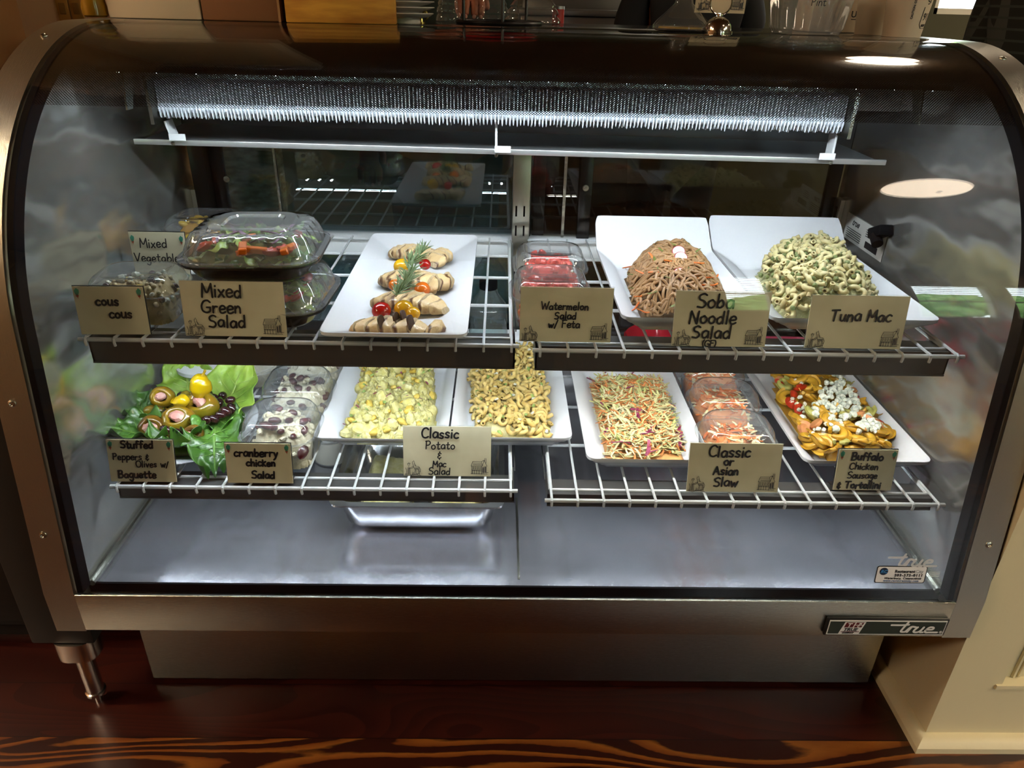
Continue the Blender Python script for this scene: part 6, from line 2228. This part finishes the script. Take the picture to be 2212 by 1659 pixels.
# ------------------------------------------------------------------ people
SKIN = mat('skin_tan', 'a8664a', .5, col2='96563c', scale=60, sss=.15)
SKIN2 = mat('skin_light', 'b07a58', .5, col2='a06a4a', scale=60, sss=.15)
NAIL = mat('nail', 'c08a78', .3)


def skin_body(name, nodes, edges, root, m, parent, sub=2):
    bm = bmesh.new()
    lay = bm.verts.layers.skin.verify()
    V = {}
    for k, (co, r_) in nodes.items():
        v = bm.verts.new(co)
        v[lay].radius = (r_, r_) if not isinstance(r_, tuple) else r_
        v[lay].use_root = (k == root)
        V[k] = v
    for a, b in edges:
        bm.edges.new((V[a], V[b]))
    me = bpy.data.meshes.new(name)
    bm.to_mesh(me)
    bm.free()
    me.materials.append(m)
    o = bpy.data.objects.new(name, me)
    C.objects.link(o)
    o.parent = parent
    s = o.modifiers.new('skin', 'SKIN')
    s.use_smooth_shade = True
    q = o.modifiers.new('subdivision', 'SUBSURF')
    q.levels = q.render_levels = sub
    return o


def head(parent, c, face_m, hair_m, rz=0, longhair=False):
    """head with face, looking along -y before rz"""
    q = Matrix.Translation(c) @ Matrix.Rotation(R(rz), 4, 'Z')
    mb = MB()
    mb.ell((0, 0, 0), (.072, .092, .112), 24, 16, None, 0, lambda d: 1 - .12 * max(0, -d.z) * (1 - abs(d.y)) - .06 * max(0, -d.y) * max(0, d.z))
    mb.ell((0, -.095, -.012), (.012, .018, .020), 10, 8)
    for s in (-1, 1):
        mb.ell((s * .072, .006, -.012), (.010, .020, .030), 10, 8)
    mb.v = [tuple(q @ Vector(v)) for v in mb.v]
    o = mb.build('head', face_m, parent)
    for s in (-1, 1):
        e_ = MB().ell((s * .030, -.083, .008), (.012, .008, .007), 10, 8)
        e_.v = [tuple(q @ Vector(v)) for v in e_.v]
        e_.build('eye', mat('eye', (.02, .015, .01), .2), o)
    e_ = MB().ell((0, -.086, -.050), (.024, .008, .006), 10, 6)
    e_.v = [tuple(q @ Vector(v)) for v in e_.v]
    e_.build('mouth', mat('lips', '8a4038', .5), o)
    h_ = MB().ell((0, .014, .028), (.080, .096, .104), 24, 16, None, 0, lambda d: (1 if d.z > -.1 or d.y > .2 else .7) * (1 if not (d.y < -.55 and d.z < .45) else .8))
    if longhair:
        h_.ell((0, .06, -.05), (.070, .045, .11), 16, 10)
    h_.v = [tuple(q @ Vector(v)) for v in h_.v]
    h_.build('hair', hair_m, o)


def person(label, x, y, faceto, shirt, m_skin, hair, arms, H_=1.66, parts=()):
    """upright figure; arms = ((side, shoulder, elbow, wrist) ...) in world space"""
    t = thing('person', label, 'person', (0, 0, 0))
    hip, sh = H_ * .52, H_ * .815
    fx, fy_ = -math.sin(R(faceto)) * -1, -math.cos(R(faceto))
    rt = Vector((math.cos(R(faceto)), math.sin(R(faceto)), 0))
    c = Vector((x, y, 0))
    nodes = {'pel': (c + Vector((0, 0, hip)), .145), 'wa': (c + Vector((0, 0, H_ * .62)), .125), 'ch': (c + Vector((0, 0, H_ * .74)), .150), 'nk': (c + Vector((0, 0, H_ * .845)), .055), 'hd': (c + Vector((0, 0, H_ * .885)), .045)}
    edges = [('pel', 'wa'), ('wa', 'ch'), ('ch', 'nk'), ('nk', 'hd')]
    cn = {'pel': (c + Vector((0, 0, hip - .03)), .155), 'wa': (c + Vector((0, 0, H_ * .62)), .137), 'ch': (c + Vector((0, 0, H_ * .74)), .162), 'nk': (c + Vector((0, 0, H_ * .82)), .085)}
    ce = [('pel', 'wa'), ('wa', 'ch'), ('ch', 'nk')]
    for s, nm_ in ((-1, 'l'), (1, 'r')):
        nodes.update({'hp' + nm_: (c + rt * s * .085 + Vector((0, 0, hip - .05)), .092), 'kn' + nm_: (c + rt * s * .09 + Vector((0, 0, H_ * .28)), .060), 'an' + nm_: (c + rt * s * .09 + Vector((0, 0, .09)), .040),
                      'to' + nm_: (c + rt * s * .10 + Vector((fx * .14, fy_ * .14, .04)), .036)})
        edges += [('pel', 'hp' + nm_), ('hp' + nm_, 'kn' + nm_), ('kn' + nm_, 'an' + nm_), ('an' + nm_, 'to' + nm_)]
    hands = []
    for s, el, wr in arms:
        nm_ = 'l' if s < 0 else 'r'
        S_ = c + rt * s * .175 + Vector((0, 0, sh))
        el, wr = Vector(el), Vector(wr)
        nodes.update({'s' + nm_: (S_, .062), 'e' + nm_: (el, .046), 'f' + nm_: (el.lerp(wr, .35), .046), 'w' + nm_: (wr, .030)})
        edges += [('ch', 's' + nm_), ('s' + nm_, 'e' + nm_), ('e' + nm_, 'f' + nm_), ('f' + nm_, 'w' + nm_)]
        cn.update({'s' + nm_: (S_, .074), 'e' + nm_: (S_.lerp(el, .8), .062)})
        ce += [('ch', 's' + nm_), ('s' + nm_, 'e' + nm_)]
        hands.append((s, el, wr))
    b = skin_body('body', nodes, edges, 'pel', m_skin, t)
    skin_body('shirt', cn, ce, 'pel', shirt, t)
    leg_n = {'pel': (c + Vector((0, 0, hip - .02)), .158)}
    le = []
    for s, nm_ in ((-1, 'l'), (1, 'r')):
        leg_n.update({'hp' + nm_: (c + rt * s * .088 + Vector((0, 0, hip - .09)), .104), 'kn' + nm_: (c + rt * s * .09 + Vector((0, 0, H_ * .28)), .074), 'an' + nm_: (c + rt * s * .09 + Vector((0, 0, .10)), .060)})
        le += [('pel', 'hp' + nm_), ('hp' + nm_, 'kn' + nm_), ('kn' + nm_, 'an' + nm_)]
    skin_body('trousers', leg_n, le, 'pel', mat('dark_trousers', (.012, .012, .016), .8), t)
    head(t, c + Vector((fx * .02, fy_ * .02, H_ * .935)), m_skin, hair, faceto)
    return t, hands


def hand(t, wr, knuckle, tip_dirs, m_, s=1.0):
    """palm from wrist to knuckles, four fingers and a thumb as one skinned surface"""
    wr, kn = Vector(wr), Vector(knuckle)
    ax = (kn - wr).normalized()
    side = ax.cross(Vector((0, 0, 1)))
    side = side.normalized() if side.length > .05 else Vector((1, 0, 0))
    nodes = {'w': (wr, .026 * s), 'p': (wr.lerp(kn, .5), .027 * s)}
    edges = [('w', 'p')]
    for i, (off, d1, d2, L_) in enumerate(tip_dirs):
        k = kn + side * off
        a = k + Vector(d1) * L_ * .45
        b = a + Vector(d2) * L_ * .35
        nodes.update({'k%d' % i: (k, .0105 * s), 'm%d' % i: (a, .0092 * s), 't%d' % i: (b, .0080 * s)})
        edges += [('p', 'k%d' % i), ('k%d' % i, 'm%d' % i), ('m%d' % i, 't%d' % i)]
        MB().ell(b + Vector(d2) * .003 + Vector((0, -.0062, .0028)), (.0045, .0024, .0050), 10, 6).build('nail', NAIL, t)
    th = wr.lerp(kn, .2) + side * -.026
    nodes.update({'h0': (th, .0125 * s), 'h1': (th + side * -.014 + ax * .026, .0105 * s), 'h2': (th + side * -.012 + ax * .050 + Vector((0, 0, -.004)), .0085 * s)})
    edges += [('p', 'h0'), ('h0', 'h1'), ('h1', 'h2')]
    skin_body('hand', nodes, edges, 'p', m_, t, 2)


# person whose hand rests on the rear edge of the case top
hx = at(1015, 40, 'y', .955)
wrp = (hx.x - .012, 1.00, 1.305)
t, hd = person('person in dark green with one hand on the rear of the case top', hx.x - .10, 1.42, 0, mat('green_top', (.012, .02, .014), .8), SKIN, mat('dark_hair', (.02, .012, .008), .6),
               [(1, (hx.x + .02, 1.16, 1.40), wrp), (-1, (hx.x - .36, 1.36, 1.02), (hx.x - .30, 1.24, .92))])
kx = hx.x
hand(t, wrp, (hx.x, .972, 1.269), [(-.031, (-.1, -.45, -.30), (-.05, -.35, -.95), .058), (-.011, (0, -.55, -.15), (0, -.35, -.95), .066), (.010, (0, -.5, -.18), (0, -.35, -.95), .062), (.030, (.1, -.4, -.3), (.05, -.3, -.95), .050)], SKIN, 1.0)
hand(t, (hx.x - .30, 1.24, .92), (hx.x - .30, 1.22, .84), [(-.028, (0, -.2, -.9), (0, -.3, -.9), .05), (-.009, (0, -.2, -.9), (0, -.3, -.9), .056), (.009, (0, -.2, -.9), (0, -.3, -.9), .054), (.027, (0, -.2, -.9), (0, -.3, -.9), .044)], SKIN)
# cook in black by the range
bx = at(1492, 20, 'y', 2.0)
t, hd = person('person in black clothes and apron standing by the kitchen range', bx.x, 2.0, -20, mat('black_shirt', (.008, .008, .009), .8), SKIN2, mat('dark_hair', (.02, .012, .008)),
               [(1, (bx.x + .24, 2.0, 1.12), (bx.x + .20, 1.86, .95)), (-1, (bx.x - .25, 1.95, 1.10), (bx.x - .18, 1.76, 1.02))])
for s in (-1, 1):
    wr_ = Vector((bx.x + (.20 if s > 0 else -.18), 1.86 if s > 0 else 1.76, .95 if s > 0 else 1.02))
    hand(t, wr_, wr_ + Vector((0, -.045, -.06)), [(-.028, (0, -.4, -.8), (0, -.3, -.9), .05), (-.009, (0, -.4, -.8), (0, -.3, -.9), .056), (.009, (0, -.4, -.8), (0, -.3, -.9), .054), (.027, (0, -.4, -.8), (0, -.3, -.9), .044)], SKIN2)
# unseen photographer, added so the steel front mirrors dark clothes
t, hd = person('unseen person in dark clothes added before the case, holding up a phone', -.02, -1.27, 180, mat('charcoal_coat', (.012, .011, .010), .85), SKIN2, mat('dark_hair', (.02, .012, .008)),
               [(1, (-.26, -1.16, 1.12), (-.13, -1.06, 1.22)), (-1, (.22, -1.16, 1.12), (.08, -1.06, 1.22))], 1.70)
for s, wr_ in ((1, Vector((-.13, -1.06, 1.22))), (-1, Vector((.08, -1.06, 1.22)))):
    hand(t, wr_, wr_ + Vector((s * .012, .045, .03)), [(-.024, (s * .2, .5, .6), (s * .6, .5, .2), .04), (-.008, (s * .2, .5, .6), (s * .6, .5, .2), .046), (.008, (s * .2, .5, .6), (s * .6, .5, .2), .044), (.024, (s * .2, .5, .6), (s * .6, .5, .2), .036)], SKIN2)
t = thing('phone', 'black phone held up by the unseen person in dark clothes', 'phone', (-.044, -.985, 1.275))
t.rotation_euler = (R(-28), 0, 0)
MB().box((0, 0, 0), (.15, .008, .074), None, .004).build('phone_body', BLACK, t)
MB().box((0, -.0045, 0), (.142, .0006, .068)).build('screen', GLOSS, t, smooth=False)
# customer in a dark plaid shirt at the right
plaid = mat('plaid_shirt', (.010, .012, .010), .85)
nt = plaid.node_tree
tc = nt.nodes.new('ShaderNodeTexCoord')
mixp = None
acc = None
for ax_, col in ((0, (.05, .055, .05)), (2, (.035, .045, .04))):
    spx = nt.nodes.new('ShaderNodeSeparateXYZ')
    nt.links.new(tc.outputs['Object'], spx.inputs[0])
    m1 = nt.nodes.new('ShaderNodeMath')
    m1.operation = 'FRACT'
    m0 = nt.nodes.new('ShaderNodeMath')
    m0.operation = 'MULTIPLY'
    m0.inputs[1].default_value = 38
    nt.links.new(spx.outputs[ax_], m0.inputs[0])
    nt.links.new(m0.outputs[0], m1.inputs[0])
    m2 = nt.nodes.new('ShaderNodeMath')
    m2.operation = 'LESS_THAN'
    m2.inputs[1].default_value = .22
    nt.links.new(m1.outputs[0], m2.inputs[0])
    mx = nt.nodes.new('ShaderNodeMix')
    mx.data_type = 'RGBA'
    nt.links.new(m2.outputs[0], mx.inputs[0])
    if acc is None:
        mx.inputs[6].default_value = (.010, .012, .010, 1)
    else:
        nt.links.new(acc, mx.inputs[6])
    mx.inputs[7].default_value = col + (1,)
    acc = mx.outputs[2]
nt.links.new(acc, nt.nodes['Principled BSDF'].inputs['Base Color'])
t, hd = person('person in a dark plaid shirt at the right end of the case', 1.40, 1.14, -60, plaid, SKIN2, mat('grey_hair', (.1, .09, .08), .7),
               [(1, (1.48, .95, 1.06), (1.36, .82, 1.02)), (-1, (1.34, 1.38, 1.06), (1.20, 1.42, .92))], 1.72)
for wr_ in (Vector((1.36, .82, 1.02)), Vector((1.20, 1.42, .92))):
    hand(t, wr_, wr_ + Vector((-.05, 0, -.05)), [(-.028, (-.5, 0, -.7), (-.3, 0, -.9), .05), (-.009, (-.5, 0, -.7), (-.3, 0, -.9), .056), (.009, (-.5, 0, -.7), (-.3, 0, -.9), .054), (.027, (-.5, 0, -.7), (-.3, 0, -.9), .044)], SKIN2)

# ------------------------------------------------------------------ kitchen behind
t = thing('kitchen_range', 'stainless kitchen range with dark oven front far behind the case', 'range', (at(1335, 20, 'y', 2.62).x, 2.9, 0))
RNG = mat('range_steel', (.36, .36, .35), .35, 1)
MB().bb(-.42, .42, -.3, .3, .1, 1.22, .004).build('range_body', RNG, t)
MB().bb(-.43, .43, -.32, .3, 1.222, 1.245, .004).build('shelf_top', RNG, t)
MB().bb(-.40, .40, -.306, -.3, .35, 1.14, .003).build('oven_front', mat('oven_black', (.012, .012, .012), .25), t)
MB().bb(-.40, .40, .26, .30, 1.245, 1.75, .003).build('back_guard', RNG, t)
MB().tube([(-.36, -.33, 1.17), (.36, -.33, 1.17)], .011, 10).build('oven_handle', RNG, t)
for x in (-.4, .4):
    for y in (-.27, .27):
        MB().tube([(x, y, 0), (x, y, .1)], .02, 8).build('leg', RNG, t)
p = at(1206, 30, 'y', .99)
t = thing('red_canister', 'little red tin on the rear of the case top, right of the glass dome', 'canister', (p.x, .99, TZ))
MB().lathe([(.0001, .0), (.014, .0), (.014, .030), (.0001, .030)], 24).build('canister_body', mat('red_enamel', (.30, .015, .01), .35), t)
MB().lathe([(.0146, .030), (.0146, .036), (.0001, .037)], 24).build('canister_lid', RNG, t)
p = at(530, 420, 'y', .90)
t = thing('woven_basket', 'tan woven basket standing behind the left rear door', 'basket', (p.x + .0, .93, .62))
WOV = mat('woven_straw', 'e6d3a8', .7, col2='a88d62', scale=40, stretch=(1, 1, 2.5), bump=.004, bscale=60)
MB().loft([rrect(.15, .10, .03, 0, 5), rrect(.17, .11, .03, .2, 5), rrect(.175, .115, .03, .43, 5), rrect(.165, .105, .028, .43, 5), rrect(.14, .09, .025, .01, 5)], True, True).build('basket_body', WOV, t)
t = thing('back_table', 'dark work table standing behind the case', 'table', (-.25, .96, 0))
MB().bb(-.62, .62, -.12, .1, .58, .618, .003).build('table_top', DARKW, t)
for x in (-.58, .58):
    for y in (-.1, .08):
        MB().bb(x - .02, x + .02, y - .02, y + .02, 0, .58).build('leg', DARKW, t, smooth=False)
